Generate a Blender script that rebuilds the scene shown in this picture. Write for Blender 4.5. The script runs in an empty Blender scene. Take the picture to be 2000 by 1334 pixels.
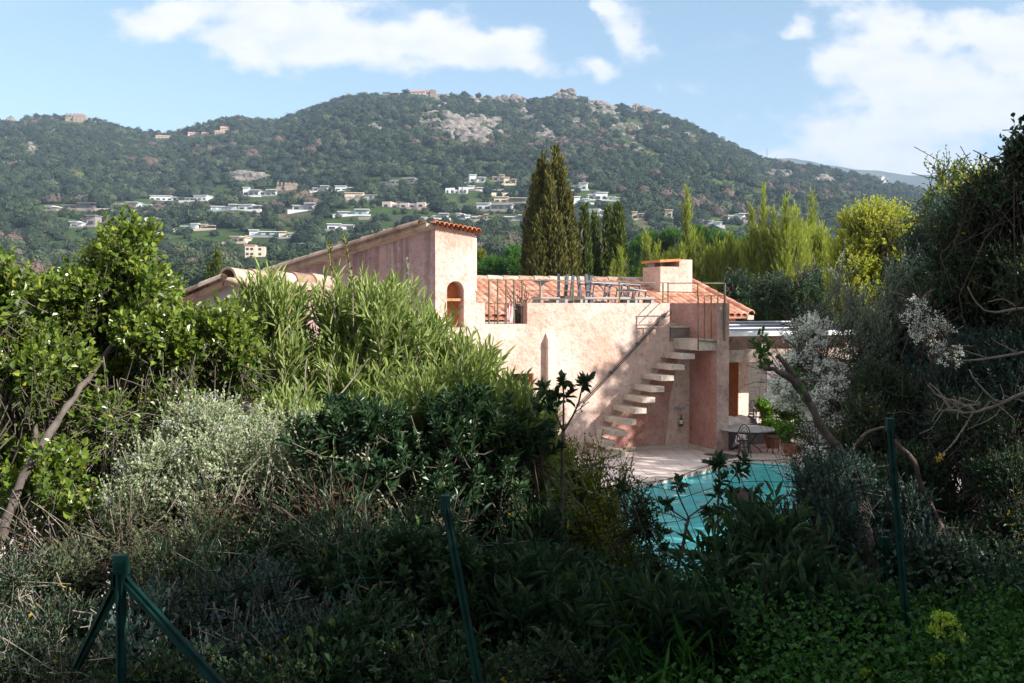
import bpy, bmesh, math, random
import numpy as np
from mathutils import Vector

# ------------------------------------------------------------------ camera, sky, sun, exposure
R = math.radians
F = 1944.0          # focal length in photo pixels (2000 wide) = 35 mm
H = 3.1             # eye height above the pool deck (z = 0)
TH = math.atan((667.0 - 597.0) / F)
sc = bpy.context.scene
cd = bpy.data.cameras.new('camera'); cam = bpy.data.objects.new('camera', cd)
sc.collection.objects.link(cam); sc.camera = cam
cd.sensor_width = 36; cd.lens = 36 * F / 2000; cd.clip_start = .05; cd.clip_end = 20000
cam.location = (0, 0, H); cam.rotation_euler = (R(90) - TH, 0, 0)
SUN_AZ, SUN_EL = R(117), R(27.5)
SUN = Vector((math.sin(SUN_AZ) * math.cos(SUN_EL), math.cos(SUN_AZ) * math.cos(SUN_EL), math.sin(SUN_EL)))
sd = bpy.data.lights.new('sun', 'SUN'); sun = bpy.data.objects.new('sun', sd)
sc.collection.objects.link(sun); sd.energy = 4.8; sd.angle = R(.55); sd.color = (1, .94, .86)
sun.rotation_euler = SUN.to_track_quat('Z', 'Y').to_euler()
sc.view_settings.view_transform = 'Standard'; sc.view_settings.look = 'None'
sc.view_settings.exposure = 1.05; sc.view_settings.gamma = 1
SKY_STRENGTH = .10
world = bpy.data.worlds.new('World'); sc.world = world; world.use_nodes = True
def build_world():
    nt = world.node_tree; N = nt.nodes; L = nt.links
    N.clear()
    def nd(t, **k):
        n = N.new(t)
        for a, b in k.items(): setattr(n, a, b)
        return n
    def m(op, a, b=None, c=None):
        n = nd('ShaderNodeMath', operation=op)
        for i, v in enumerate((a, b, c)):
            if v is None: continue
            if isinstance(v, (int, float)): n.inputs[i].default_value = v
            else: L.new(v, n.inputs[i])
        return n.outputs[0]
    out = nd('ShaderNodeOutputWorld'); bg = nd('ShaderNodeBackground')
    sky = nd('ShaderNodeTexSky'); sky.sky_type = 'NISHITA'; sky.sun_disc = False
    sky.sun_elevation = SUN_EL; sky.sun_rotation = SUN_AZ; sky.air_density = 1.0; sky.dust_density = .6; sky.ozone_density = 1.6
    tc = nd('ShaderNodeTexCoord'); sep = nd('ShaderNodeSeparateXYZ'); L.new(tc.outputs['Generated'], sep.inputs[0])
    y = m('MAXIMUM', sep.outputs[1], .12)
    X = m('DIVIDE', sep.outputs[0], y); Z = m('DIVIDE', sep.outputs[2], y)
    co = nd('ShaderNodeCombineXYZ'); L.new(X, co.inputs[0]); L.new(Z, co.inputs[1])
    wn = nd('ShaderNodeTexNoise'); wn.inputs['Scale'].default_value = 11; wn.inputs['Detail'].default_value = 5; L.new(co.outputs[0], wn.inputs[0])
    ws = nd('ShaderNodeSeparateColor'); L.new(wn.outputs['Color'], ws.inputs[0])
    X = m('ADD', X, m('MULTIPLY', m('SUBTRACT', ws.outputs[0], .5), .12)); Z = m('ADD', Z, m('MULTIPLY', m('SUBTRACT', ws.outputs[1], .5), .07))
    def noise(scale, det, rough, sy=1.0):
        mp = nd('ShaderNodeMapping'); mp.inputs['Scale'].default_value = (1, sy, 1); L.new(co.outputs[0], mp.inputs[0])
        n = nd('ShaderNodeTexNoise'); n.inputs['Scale'].default_value = scale; n.inputs['Detail'].default_value = det
        n.inputs['Roughness'].default_value = rough; L.new(mp.outputs[0], n.inputs[0]); return n.outputs[0]
    n1 = noise(9, 7, .58, 1.6); n2 = noise(4, 3, .5, 1.8); n3 = noise(16, 5, .5, 2.2)
    # cumulus banks by their direction: (azimuth tangent, elevation tangent, half widths)
    cl = [(620, 45, 330, 85), (860, 90, 240, 62), (340, 35, 160, 55), (1000, 118, 95, 34), (1162, 132, 60, 42), (1225, 58, 75, 55),
          (1190, 22, 45, 22), (1640, 130, 235, 100), (1830, 215, 330, 120), (1670, 285, 310, 75), (1930, 90, 130, 70), (1560, 55, 70, 36),
          (480, 100, 120, 40), (1830, 330, 380, 40)]
    mx = None
    for cx, cy, rx, ry in cl:
        a = m('DIVIDE', m('SUBTRACT', X, (cx - 1000) / F), rx / F); b = m('DIVIDE', m('SUBTRACT', Z, (597 - cy) / F), ry / F)
        d = m('SUBTRACT', 1.0, m('SQRT', m('ADD', m('MULTIPLY', a, a), m('MULTIPLY', b, b))))
        mx = d if mx is None else m('SMOOTH_MAX', mx, d, .15)
    v = m('ADD', m('MULTIPLY', mx, .8), m('MULTIPLY', m('SUBTRACT', n1, .5), 2.6))
    v = m('ADD', v, m('MULTIPLY', m('SUBTRACT', n2, .5), 1.3))
    mr = nd('ShaderNodeMapRange', interpolation_type='SMOOTHSTEP'); L.new(v, mr.inputs[0])
    mr.inputs[1].default_value = -.10; mr.inputs[2].default_value = .44
    hz = nd('ShaderNodeMapRange', interpolation_type='SMOOTHSTEP'); L.new(sep.outputs[1], hz.inputs[0])
    hz.inputs[1].default_value = .2; hz.inputs[2].default_value = .5
    fac = m('MULTIPLY', mr.outputs[0], hz.outputs[0])
    cr = nd('ShaderNodeValToRGB'); L.new(n3, cr.inputs[0])
    cr.color_ramp.elements[0].position = .3; cr.color_ramp.elements[0].color = (.47, .48, .52, 1)
    cr.color_ramp.elements[1].position = .56; cr.color_ramp.elements[1].color = (.57, .55, .54, 1)
    sk = nd('ShaderNodeMixRGB', blend_type='MULTIPLY'); sk.inputs[0].default_value = 1
    L.new(sky.outputs[0], sk.inputs[1]); sk.inputs[2].default_value = (SKY_STRENGTH * .96, SKY_STRENGTH * 1.0, SKY_STRENGTH * .92, 1)
    # unseen broken cloud, added over the rest of the sky to lift ambient light
    n4 = nd('ShaderNodeTexNoise'); n4.inputs['Scale'].default_value = 2.4; n4.inputs['Detail'].default_value = 6; L.new(tc.outputs['Generated'], n4.inputs[0])
    m4 = nd('ShaderNodeMapRange', interpolation_type='SMOOTHSTEP'); L.new(n4.outputs[0], m4.inputs[0]); m4.inputs[1].default_value = .40; m4.inputs[2].default_value = .58
    h4 = nd('ShaderNodeMapRange', interpolation_type='SMOOTHSTEP'); L.new(m('DIVIDE', sep.outputs[1], m('ADD', .001, m('SQRT', m('ADD', m('MULTIPLY', sep.outputs[0], sep.outputs[0]), m('MULTIPLY', m('MULTIPLY', sep.outputs[2], sep.outputs[2]), 6.0)))) ), h4.inputs[0])
    h4.inputs[1].default_value = 1.2; h4.inputs[2].default_value = .7; h4.inputs[3].default_value = 0; h4.inputs[4].default_value = 1
    fac = m('MAXIMUM', fac, m('MULTIPLY', m4.outputs[0], h4.outputs[0]))
    mix = nd('ShaderNodeMixRGB'); L.new(fac, mix.inputs[0]); L.new(sk.outputs[0], mix.inputs[1]); L.new(cr.outputs[0], mix.inputs[2])
    L.new(mix.outputs[0], bg.inputs[0]); bg.inputs[1].default_value = 1.0
    L.new(bg.outputs[0], out.inputs[0])
build_world()

# ------------------------------------------------------------------ geometry helpers
rng = np.random.default_rng(7)
CT, ST = math.cos(TH), math.sin(TH)
def ray(px, py):
    a, b = (px - 1000) / F, -(py - 667) / F
    return np.array([a, CT + b * ST, -ST + b * CT])
O = np.array([0, 0, H])
def at(px, py, Y):
    d = ray(px, py); return O + d * (Y / d[1])
def gnd(px, py, z=0.0):
    d = ray(px, py); return O + d * ((z - H) / d[2])
# the house's own frame: u along the front wall, v outward, z up; origin at the foot of the stair recess
HC = gnd(1346, 874); HA = gnd(1198, 883)
ha = math.atan2(HC[1] - HA[1], HC[0] - HA[0])
HT = np.array([math.cos(ha), math.sin(ha), 0]); HN = np.array([math.sin(ha), -math.cos(ha), 0]); HZ = np.array([0, 0, 1.0])
def hp(u, v, z): return HC + HT * u + HN * v + HZ * z
def W(px, py, v=0.0):
    d = ray(px, py); k = ((HC + HN * v - O) @ HN) / (d @ HN); p = O + d * k
    return (p - HC) @ HT, p[2]

def empty(name, loc, label, cat, group=None):
    o = bpy.data.objects.new(name, None); sc.collection.objects.link(o); o.location = [float(x) for x in loc]
    o.empty_display_size = .2
    o['label'] = label; o['category'] = cat
    if group: o['group'] = group
    bpy.context.view_layer.update()
    return o
def tag(o, label, cat, group=None):
    o['label'] = label; o['category'] = cat
    if group: o['group'] = group
    return o
def mesh_obj(name, V, Fs, mat, parent=None, tone=None, smooth=False, kind=None, label=None):
    """V (n,3) world coordinates, Fs list of (m,k) index arrays"""
    V = np.asarray(V, dtype=np.float64)
    if parent is not None: V = V - np.array(parent.matrix_world.translation)
    me = bpy.data.meshes.new(name)
    if not isinstance(Fs, (list, tuple)) or (len(Fs) and not isinstance(Fs[0], np.ndarray)): Fs = [np.asarray(f)[None] for f in Fs]
    me.vertices.add(len(V)); me.vertices.foreach_set('co', V.ravel())
    tot = sum(f.size for f in Fs); npoly = sum(len(f) for f in Fs)
    me.loops.add(tot); me.polygons.add(npoly)
    me.loops.foreach_set('vertex_index', np.concatenate([f.ravel() for f in Fs]).astype(np.int32))
    ls = []; o_ = 0
    for f in Fs:
        ls.append(o_ + np.arange(len(f)) * f.shape[1]); o_ += f.size
    me.polygons.foreach_set('loop_start', np.concatenate(ls).astype(np.int32))
    me.update(calc_edges=True)
    if tone is not None:
        at_ = me.attributes.new('tone', 'FLOAT', 'POINT'); at_.data.foreach_set('value', np.asarray(tone, dtype=np.float32))
    me.polygons.foreach_set('use_smooth', np.full(npoly, bool(smooth)))
    me.materials.append(mat)
    o = bpy.data.objects.new(name, me); sc.collection.objects.link(o)
    if parent is not None: o.parent = parent
    if kind: o['kind'] = kind
    if label: o['label'] = label
    return o

class MB:
    """collects solids into one mesh"""
    def __init__(s): s.v = []; s.f = []; s.t = []; s.n = 0
    def add(s, V, Fs, tone=.5):
        V = np.asarray(V, float)
        for f in Fs:
            f = np.asarray(f); 
            if f.ndim == 1: f = f[None]
            s.f.append(f + s.n)
        s.v.append(V); s.n += len(V)
        s.t.append(np.full(len(V), tone) if np.isscalar(tone) else np.asarray(tone, float))
    def box8(s, P8, tone=.5):
        s.add(P8, [np.array([[0, 3, 2, 1], [4, 5, 6, 7], [0, 1, 5, 4], [1, 2, 6, 5], [2, 3, 7, 6], [3, 0, 4, 7]])], tone)
    def hbox(s, u0, u1, v0, v1, z0, z1, tone=.5):   # house frame (v0<v1)
        s.box8([hp(u, v, z) for z in (z0, z1) for u, v in ((u0, v1), (u1, v1), (u1, v0), (u0, v0))], tone)
    def box(s, c, sx, sy, sz, rz=0.0, tone=.5):   # c = base centre
        ca, sa = math.cos(rz), math.sin(rz); P = []
        for z in (0, sz):
            for a, b in ((-1, -1), (1, -1), (1, 1), (-1, 1)):
                x, y = a * sx / 2, b * sy / 2
                P.append((c[0] + x * ca - y * sa, c[1] + x * sa + y * ca, c[2] + z))
        s.box8(P, tone)
    def bar(s, a, b, w, h=None, up=(0, 0, 1), tone=.5):
        a = np.array(a, float); b = np.array(b, float); h = h or w
        d = b - a; d = d / np.linalg.norm(d); up = np.array(up, float)
        x = np.cross(d, up)
        if np.linalg.norm(x) < 1e-3: x = np.cross(d, [1, 0, 0.])
        x /= np.linalg.norm(x); y = np.cross(x, d)
        s.box8([p + x * i * w / 2 + y * j * h / 2 for p in (a, b) for i, j in ((-1, -1), (1, -1), (1, 1), (-1, 1))], tone)
    def tube(s, pts, rad, sides=8, tone=.5, cap=True):
        V, Fs = tubes(np.array([pts], float), np.array([[rad] * len(pts) if np.isscalar(rad) else rad], float), sides)
        s.add(V, [Fs], tone)
        if cap:
            k = len(pts)
            s.f.append(np.arange(sides)[None][:, ::-1] + s.n - len(V)); s.f.append(np.arange(sides)[None] + (k - 1) * sides + s.n - len(V))
    def lathe(s, c, prof, sides=20, tone=.5, rz=0):
        a = np.arange(sides) / sides * 2 * np.pi + rz
        V = np.concatenate([np.stack([c[0] + r * np.cos(a), c[1] + r * np.sin(a), np.full(sides, c[2] + z)], 1) for r, z in prof])
        k = len(prof); i = np.arange(sides); j = (i + 1) % sides
        Fs = np.concatenate([np.stack([i + q * sides, j + q * sides, j + (q + 1) * sides, i + (q + 1) * sides], 1) for q in range(k - 1)])
        s.add(V, [Fs], tone)
        b = s.n - len(V); s.f.append(np.arange(sides)[None][:, ::-1] + b); s.f.append(np.arange(sides)[None] + b + (k - 1) * sides)
    def build(s, name, mat, parent=None, smooth=False, kind=None, label=None):
        return mesh_obj(name, np.concatenate(s.v), s.f, mat, parent, np.concatenate(s.t), smooth, kind, label)

def tubes(P, Rd, sides=3):
    """P (n,k,3), Rd (n,k) -> verts, quads"""
    n, k, _ = P.shape
    d = np.empty_like(P); d[:, 1:-1] = P[:, 2:] - P[:, :-2]; d[:, 0] = P[:, 1] - P[:, 0]; d[:, -1] = P[:, -1] - P[:, -2]
    d /= np.linalg.norm(d, axis=2, keepdims=True) + 1e-9
    ref = np.where(np.abs(d[..., 2:3]) > .9, np.array([1., 0, 0]), np.array([0, 0, 1.]))
    ref = ref[:, :1].repeat(k, 1)
    x = np.cross(d, ref); x /= np.linalg.norm(x, axis=2, keepdims=True) + 1e-9; y = np.cross(d, x)
    a = np.arange(sides) / sides * 2 * np.pi
    V = P[:, :, None] + Rd[:, :, None, None] * (np.cos(a)[None, None, :, None] * x[:, :, None] + np.sin(a)[None, None, :, None] * y[:, :, None])
    idx = np.arange(n * k * sides).reshape(n, k, sides)
    A = idx[:, :-1]; B = idx[:, 1:]
    q = np.stack([A, np.roll(A, -1, 2), np.roll(B, -1, 2), B], -1).reshape(-1, 4)
    return V.reshape(-1, 3), q

def prism(name, outline, holes, to3, d0, d1, mat, parent=None, label=None):
    """solid slab from a 2D outline with holes; to3(a,b,d) -> world"""
    bm = bmesh.new(); loops = []
    es = []
    for lp in [outline] + list(holes):
        vs = [bm.verts.new((p[0], p[1], 0)) for p in lp]
        es += [bm.edges.new((vs[i], vs[(i + 1) % len(vs)])) for i in range(len(vs))]; loops.append(len(lp))
    bmesh.ops.triangle_fill(bm, use_beauty=True, use_dissolve=False, edges=es)
    bm.verts.index_update()
    co = [(v.co.x, v.co.y) for v in bm.verts]; tri = [[v.index for v in f.verts] for f in bm.faces]; bm.free()
    n = len(co); V = [to3(a, b, d0) for a, b in co] + [to3(a, b, d1) for a, b in co]
    T = np.array(tri); Fs = [T, T[:, ::-1] + n]; q = []; o_ = 0
    for m_ in loops:
        for i in range(m_):
            a, b = o_ + i, o_ + (i + 1) % m_; q.append([a, b, b + n, a + n])
        o_ += m_
    Fs.append(np.array(q))
    o = mesh_obj(name, V, Fs, mat, parent, label=label)
    bm = bmesh.new(); bm.from_mesh(o.data); bmesh.ops.recalc_face_normals(bm, faces=bm.faces); bm.to_mesh(o.data); bm.free()
    return o
def nrm(a): return a / (np.linalg.norm(a, axis=-1, keepdims=True) + 1e-9)

# ------------------------------------------------------------------ materials
def newmat(name):
    m = bpy.data.materials.new(name); m.use_nodes = True; nt = m.node_tree
    return m, nt, nt.nodes['Principled BSDF']
def hexc(h):   # sRGB hex -> linear
    c = [int(h[i:i + 2], 16) / 255 for i in (0, 2, 4)]
    return tuple((x / 12.92 if x <= .04045 else ((x + .055) / 1.055) ** 2.4) for x in c) + (1,)
def c4(c): return hexc(c) if isinstance(c, str) else (tuple(c) + (1,))[:4]
def add_noise(nt, scale, det=4, rough=.55, sc3=None, coord='pos'):
    g = nt.nodes.new('ShaderNodeNewGeometry') if coord == 'pos' else nt.nodes.new('ShaderNodeTexCoord')
    src = g.outputs['Position'] if coord == 'pos' else g.outputs['Object']
    if sc3:
        mp = nt.nodes.new('ShaderNodeMapping'); mp.inputs['Scale'].default_value = sc3; nt.links.new(src, mp.inputs[0]); src = mp.outputs[0]
    n = nt.nodes.new('ShaderNodeTexNoise'); n.inputs['Scale'].default_value = scale; n.inputs['Detail'].default_value = det
    n.inputs['Roughness'].default_value = rough; nt.links.new(src, n.inputs[0]); return n.outputs[0]
def ramp(nt, src, stops):
    r = nt.nodes.new('ShaderNodeValToRGB'); nt.links.new(src, r.inputs[0])
    while len(r.color_ramp.elements) < len(stops): r.color_ramp.elements.new(.5)
    for e, (p, c) in zip(r.color_ramp.elements, stops): e.position = p; e.color = c4(c)
    return r.outputs[0]
def mixc(nt, fac, a, b, mode='MIX'):
    n = nt.nodes.new('ShaderNodeMixRGB'); n.blend_type = mode
    for i, v in enumerate((fac, a, b)):
        if hasattr(v, 'links'): nt.links.new(v, n.inputs[i])
        elif isinstance(v, (int, float)): n.inputs[i].default_value = v
        else: n.inputs[i].default_value = c4(v)
    return n.outputs[0]
def bump(nt, b, src, strength, dist):
    n = nt.nodes.new('ShaderNodeBump'); n.inputs['Strength'].default_value = strength; n.inputs['Distance'].default_value = dist
    nt.links.new(src, n.inputs['Height']); nt.links.new(n.outputs[0], b.inputs['Normal'])
def tone(nt):
    a = nt.nodes.new('ShaderNodeAttribute'); a.attribute_name = 'tone'; return a.outputs['Fac']

def m_plain(name, c, rough=.6, metal=0, var=.12, scale=6, bmp=0):
    m, nt, b = newmat(name); c = c4(c)
    n = add_noise(nt, scale); lo = tuple(x * (1 - var) for x in c[:3]); hi = tuple(min(1, x * (1 + var)) for x in c[:3])
    nt.links.new(ramp(nt, n, [(.3, lo), (.7, hi)]), b.inputs['Base Color'])
    b.inputs['Roughness'].default_value = rough; b.inputs['Metallic'].default_value = metal
    if bmp: bump(nt, b, n, .5, bmp)
    return m
def m_plaster(name, base, pale, dark, stain=None, streak=0.0, s=1.0):
    m, nt, b = newmat(name)
    col = ramp(nt, add_noise(nt, .9 * s, 6, .62), [(.34, dark), (.5, base), (.66, pale)])
    fine = add_noise(nt, 9 * s, 6, .7)
    col = mixc(nt, .55, col, ramp(nt, fine, [(.36, (.52, .50, .50)), (.5, (1, 1, 1)), (.7, (1, .98, .96))]), 'MULTIPLY')
    ck = add_noise(nt, 3.2 * s, 5, .68)
    col = mixc(nt, ramp(nt, ck, [(.485, (0, 0, 0)), (.5, (.42, .42, .42)), (.515, (0, 0, 0))]), col, (base[0] * .62, base[1] * .42, base[2] * .35))
    if stain:   # dark weathering blotches
        st = add_noise(nt, 2.3 * s, 8, .72)
        col = mixc(nt, ramp(nt, st, [(.55, (0, 0, 0)), (.72, (.8, .8, .8))]), col, stain)
    if streak:  # run-off streaks under the roof edge
        st = add_noise(nt, 1.0, 5, .6, (4.5, 4.5, .25))
        g = nt.nodes.new('ShaderNodeNewGeometry'); sp = nt.nodes.new('ShaderNodeSeparateXYZ'); nt.links.new(g.outputs['Position'], sp.inputs[0])
        mr = nt.nodes.new('ShaderNodeMapRange'); nt.links.new(sp.outputs[2], mr.inputs[0]); mr.inputs[1].default_value = 2.8; mr.inputs[2].default_value = 4.6
        mr.inputs[3].default_value = .35; mr.inputs[4].default_value = 1
        ad = nt.nodes.new('ShaderNodeMath'); ad.operation = 'MULTIPLY'; nt.links.new(ramp(nt, st, [(.46, (0, 0, 0)), (.62, (1, 1, 1))]), ad.inputs[0]); nt.links.new(mr.outputs[0], ad.inputs[1])
        ml = nt.nodes.new('ShaderNodeMath'); ml.operation = 'MULTIPLY'; nt.links.new(ad.outputs[0], ml.inputs[0]); ml.inputs[1].default_value = streak
        col = mixc(nt, ml.outputs[0], col, (.13, .085, .08))
    nt.links.new(col, b.inputs['Base Color']); b.inputs['Roughness'].default_value = .92; b.inputs['Specular IOR Level'].default_value = .15
    ad = nt.nodes.new('ShaderNodeMath'); ad.operation = 'ADD'; nt.links.new(add_noise(nt, 14, 6, .7), ad.inputs[0]); nt.links.new(add_noise(nt, 3.5, 3), ad.inputs[1])
    bump(nt, b, ad.outputs[0], .75, .035)
    return m
def m_leaf(name, lo, mid, hi, odd=None, rough=.42, trans=.3, spec=.4):
    m, nt, b = newmat(name)
    st = [(0, lo), (.5, mid), (.93, hi)] + ([(.97, odd)] if odd else [])
    col = ramp(nt, tone(nt), st)
    nt.links.new(col, b.inputs['Base Color']); b.inputs['Roughness'].default_value = rough; b.inputs['Specular IOR Level'].default_value = spec
    if trans:
        t = nt.nodes.new('ShaderNodeBsdfTranslucent'); mx = nt.nodes.new('ShaderNodeMixShader'); mx.inputs[0].default_value = trans
        tc = mixc(nt, 1.0, col, (1.25, 1.3, .55), 'MULTIPLY'); nt.links.new(tc, t.inputs[0])
        nt.links.new(b.outputs[0], mx.inputs[1]); nt.links.new(t.outputs[0], mx.inputs[2])
        nt.links.new(mx.outputs[0], nt.nodes['Material Output'].inputs[0])
    return m
def m_tile(name, lo, mid, hi):
    m, nt, b = newmat(name)
    col = ramp(nt, tone(nt), [(0, lo), (.5, mid), (1, hi)])
    col = mixc(nt, .8, col, ramp(nt, add_noise(nt, 3.5, 7, .7), [(.36, (.42, .38, .36)), (.55, (1, 1, 1)), (.75, (1.15, 1.12, 1.05))]), 'MULTIPLY')
    nt.links.new(col, b.inputs['Base Color']); b.inputs['Roughness'].default_value = .85; b.inputs['Specular IOR Level'].default_value = .2
    bump(nt, b, add_noise(nt, 30, 4), .4, .008); return m

M = {}
M['plaster'] = m_plaster('pink plaster', (.60, .44, .375), (.66, .53, .465), (.545, .345, .275), stain=(.46, .26, .18))
M['plaster_pale'] = m_plaster('pale pink plaster', (.72, .55, .47), (.78, .64, .57), (.66, .46, .38))
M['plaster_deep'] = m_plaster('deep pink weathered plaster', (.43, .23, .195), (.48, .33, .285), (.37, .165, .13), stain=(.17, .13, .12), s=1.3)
M['plaster_side'] = m_plaster('mauve shade-toned plaster with run-off streaks', (.40, .27, .26), (.48, .36, .35), (.33, .21, .21), streak=.85)  # tower side's shade put into the mauve base; the streaks are run-off
M['plaster_orange_bounce'] = m_plaster('orange wall and bounce tint', (.58, .25, .12), (.62, .31, .17), (.5, .19, .08))  # orange wall colour; on niche, reveal and pillar it stands for bounced light
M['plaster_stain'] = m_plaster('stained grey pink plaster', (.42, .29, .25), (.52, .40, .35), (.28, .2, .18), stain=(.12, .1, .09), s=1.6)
M['stone_tread'] = m_plaster('pale concrete tread', (.52, .45, .38), (.6, .53, .46), (.42, .37, .32), stain=(.2, .2, .19), s=2.5)
M['concrete'] = m_plaster('weathered concrete', (.30, .25, .21), (.40, .34, .29), (.2, .16, .14), stain=(.1, .09, .08), s=1.5)
M['tile'] = m_tile('terracotta tile', (.46, .20, .135), (.60, .30, .21), (.69, .41, .31))
M['tile_old'] = m_tile('old terracotta tile', (.30, .2, .15), (.45, .34, .27), (.60, .49, .40))
M['tile_red'] = m_tile('red terracotta tile', (.45, .15, .08), (.6, .22, .1), (.66, .32, .2))
M['rail'] = m_plain('olive painted iron', (.13, .11, .06), .5, .3, .3, 12)
M['rail_dark'] = m_plain('dark painted iron', (.045, .045, .045), .5, .4, .3, 12)
M['alu'] = m_plain('grey aluminium', (.075, .08, .105), .45, .2, .1, 8)
M['alu_pale'] = m_plain('pale grey aluminium', (.30, .30, .31), .45, .2, .1, 8)
M['white_metal'] = m_plain('white lacquered aluminium', (.68, .69, .70), .4, 0, .08, 3)
M['glass_dark'] = m_plain('dark glass slat', (.035, .045, .07), .7, 0, .1, 2)
M['wood_dark'] = m_plain('dark brown slats', (.07, .042, .034), .7, 0, .3, 10)
M['cover'] = m_plain('dark grey cover cloth', (.075, .062, .065), .85, 0, .3, 5, .02)
M['shade_wall'] = m_plain('shade-darkened brown wall', (.06, .045, .045), .8, 0, .3, 2)  # deep shade under the pergola put into this wall's colour
M['mauve_panel'] = m_plain('shade-darkened mauve panel', (.16, .125, .15), .7, 0, .1, 2)  # panel tone holds the pergola shade too
M['table_top'] = m_plain('grey stone table top', (.34, .33, .31), .5, 0, .15, 5)
M['pot'] = m_plain('terracotta pot', (.26, .10, .05), .8, 0, .2, 8)
M['pot_dark'] = m_plain('dark pot', (.05, .04, .035), .7, 0, .2, 8)
M['green_paint'] = m_plain('dark green painted steel', (.004, .030, .026), .6, 0, .4, 20)
M['green_paint'].node_tree.nodes['Principled BSDF'].inputs['Specular IOR Level'].default_value = .12
M['wire'] = m_plain('green wire', (.004, .014, .012), .9, 0, .2, 30); M['wire'].node_tree.nodes['Principled BSDF'].inputs['Specular IOR Level'].default_value = 0
M['bark'] = m_plain('grey brown bark', (.10, .082, .070), .9, 0, .4, 14, .01)
M['bark_dark'] = m_plain('dark bark', (.07, .05, .042), .9, 0, .4, 14, .01)
M['bark_pale'] = m_plain('pale bare twig', (.21, .175, .15), .85, 0, .3, 14)
M['twig'] = m_plain('grey twig', (.21, .185, .15), .85, 0, .35, 25)
M['twig_brown'] = m_plain('brown dry twig', (.085, .065, .05), .9, 0, .45, 25)
M['white_wall'] = m_plain('white render', (.62, .63, .64), .8, 0, .06, .1)
M['cream_wall'] = m_plain('cream render', (.60, .50, .38), .8, 0, .1, .1)
M['pink_wall'] = m_plain('pale pink render', (.58, .46, .42), .8, 0, .1, .1)
M['grey_wall'] = m_plain('grey render', (.26, .23, .22), .85, 0, .15, .1)
M['stone_wall'] = m_plain('brown rubble wall', (.30, .23, .18), .9, 0, .35, .5)
M['far_roof'] = m_plain('pink tiled roof', (.45, .26, .20), .9, 0, .15, .3)
M['window_dark'] = m_plain('dark window glass', (.035, .04, .06), .12, 0, .1, 1)
M['blue_panel'] = m_plain('blue panel', (.05, .22, .55), .5, 0, .1, 1)
M['red_panel'] = m_plain('red shutters', (.30, .06, .05), .5, 0, .1, 1)
M['pale_glass'] = m_plain('pale blue glass', (.22, .36, .46), .2, 0, .1, 1)
M['bottle'] = m_plain('dark green bottle glass', (.03, .07, .02), .15, 0, .1, 5)
M['lav'] = m_plain('lavender flower', (.28, .26, .62), .7, 0, .15, 20)
M['yellow_fl'] = m_plain('yellow flower', (.50, .32, .02), .7, 0, .15, 20)
M['white_fl'] = m_leaf('white blossom', (.66, .68, .72), (.78, .80, .82), (.85, .85, .84), None, .8, .2, .1)
M['l_viburnum'] = m_leaf('glossy broad leaf', (.045, .085, .015), (.10, .165, .025), (.23, .30, .045), (.34, .33, .05), .30, .30, .5)
M['l_oleander'] = m_leaf('grey green lance leaf', (.09, .15, .035), (.18, .25, .07), (.32, .38, .14), (.42, .38, .18), .42, .3, .4)
M['l_oleander_shade'] = m_leaf('shade-toned lance leaf', (.014, .045, .026), (.03, .07, .036), (.06, .11, .05), (.10, .15, .04), .34, .22, .5)  # oleander leaf darkened to carry the foreground shade
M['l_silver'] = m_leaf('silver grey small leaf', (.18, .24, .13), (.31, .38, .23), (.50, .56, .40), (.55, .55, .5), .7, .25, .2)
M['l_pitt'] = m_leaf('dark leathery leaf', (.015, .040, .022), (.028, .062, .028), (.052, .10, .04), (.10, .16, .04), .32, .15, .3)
M['l_small'] = m_leaf('small yellow green leaf', (.06, .085, .012), (.12, .15, .02), (.26, .28, .04), (.4, .38, .05), .45, .4, .3)
M['l_dry'] = m_leaf('dry brown leaf', (.05, .035, .022), (.11, .07, .04), (.26, .17, .10), (.4, .36, .1), .8, .3, .1)
M['l_weed'] = m_leaf('soft green weed leaf', (.02, .07, .016), (.035, .115, .022), (.07, .19, .035), (.3, .36, .02), .45, .35, .3)
M['l_sage'] = m_leaf('dull sage leaf', (.05, .075, .04), (.09, .12, .06), (.16, .19, .10), (.2, .14, .06), .7, .2, .2)
M['l_bright'] = m_leaf('bright green leaf', (.05, .13, .015), (.10, .23, .025), (.2, .36, .04), None, .45, .35, .3)
M['l_blue'] = m_leaf('blue green leaf', (.017, .046, .042), (.037, .078, .070), (.070, .13, .115), (.05, .07, .14), .5, .2, .3)
M['l_mixed'] = m_leaf('dark green leaf', (.014, .040, .024), (.028, .062, .032), (.06, .11, .045), (.40, .30, .02), .45, .3, .35)
M['l_olive'] = m_leaf('olive leaf', (.12, .17, .13), (.21, .27, .21), (.33, .39, .32), None, .5, .2, .3)
M['l_mimosa'] = m_leaf('yellow green leaf', (.18, .22, .035), (.33, .37, .06), (.52, .53, .11), (.6, .5, .08), .5, .45, .2)
M['l_casuarina'] = m_leaf('feathery green needle', (.10, .16, .025), (.21, .28, .045), (.40, .43, .09), None, .6, .4, .15)
M['l_cypress'] = m_leaf('olive green cypress spray', (.032, .040, .012), (.072, .080, .022), (.17, .155, .045), (.20, .14, .05), .75, .15, .1)
M['l_cypress2'] = m_leaf('dark cypress spray', (.03, .05, .014), (.065, .095, .022), (.13, .16, .04), None, .7, .2, .1)
M['l_pine'] = m_leaf('pine needle tuft', (.025, .075, .014), (.05, .13, .025), (.10, .22, .045), None, .6, .25, .2)

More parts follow.
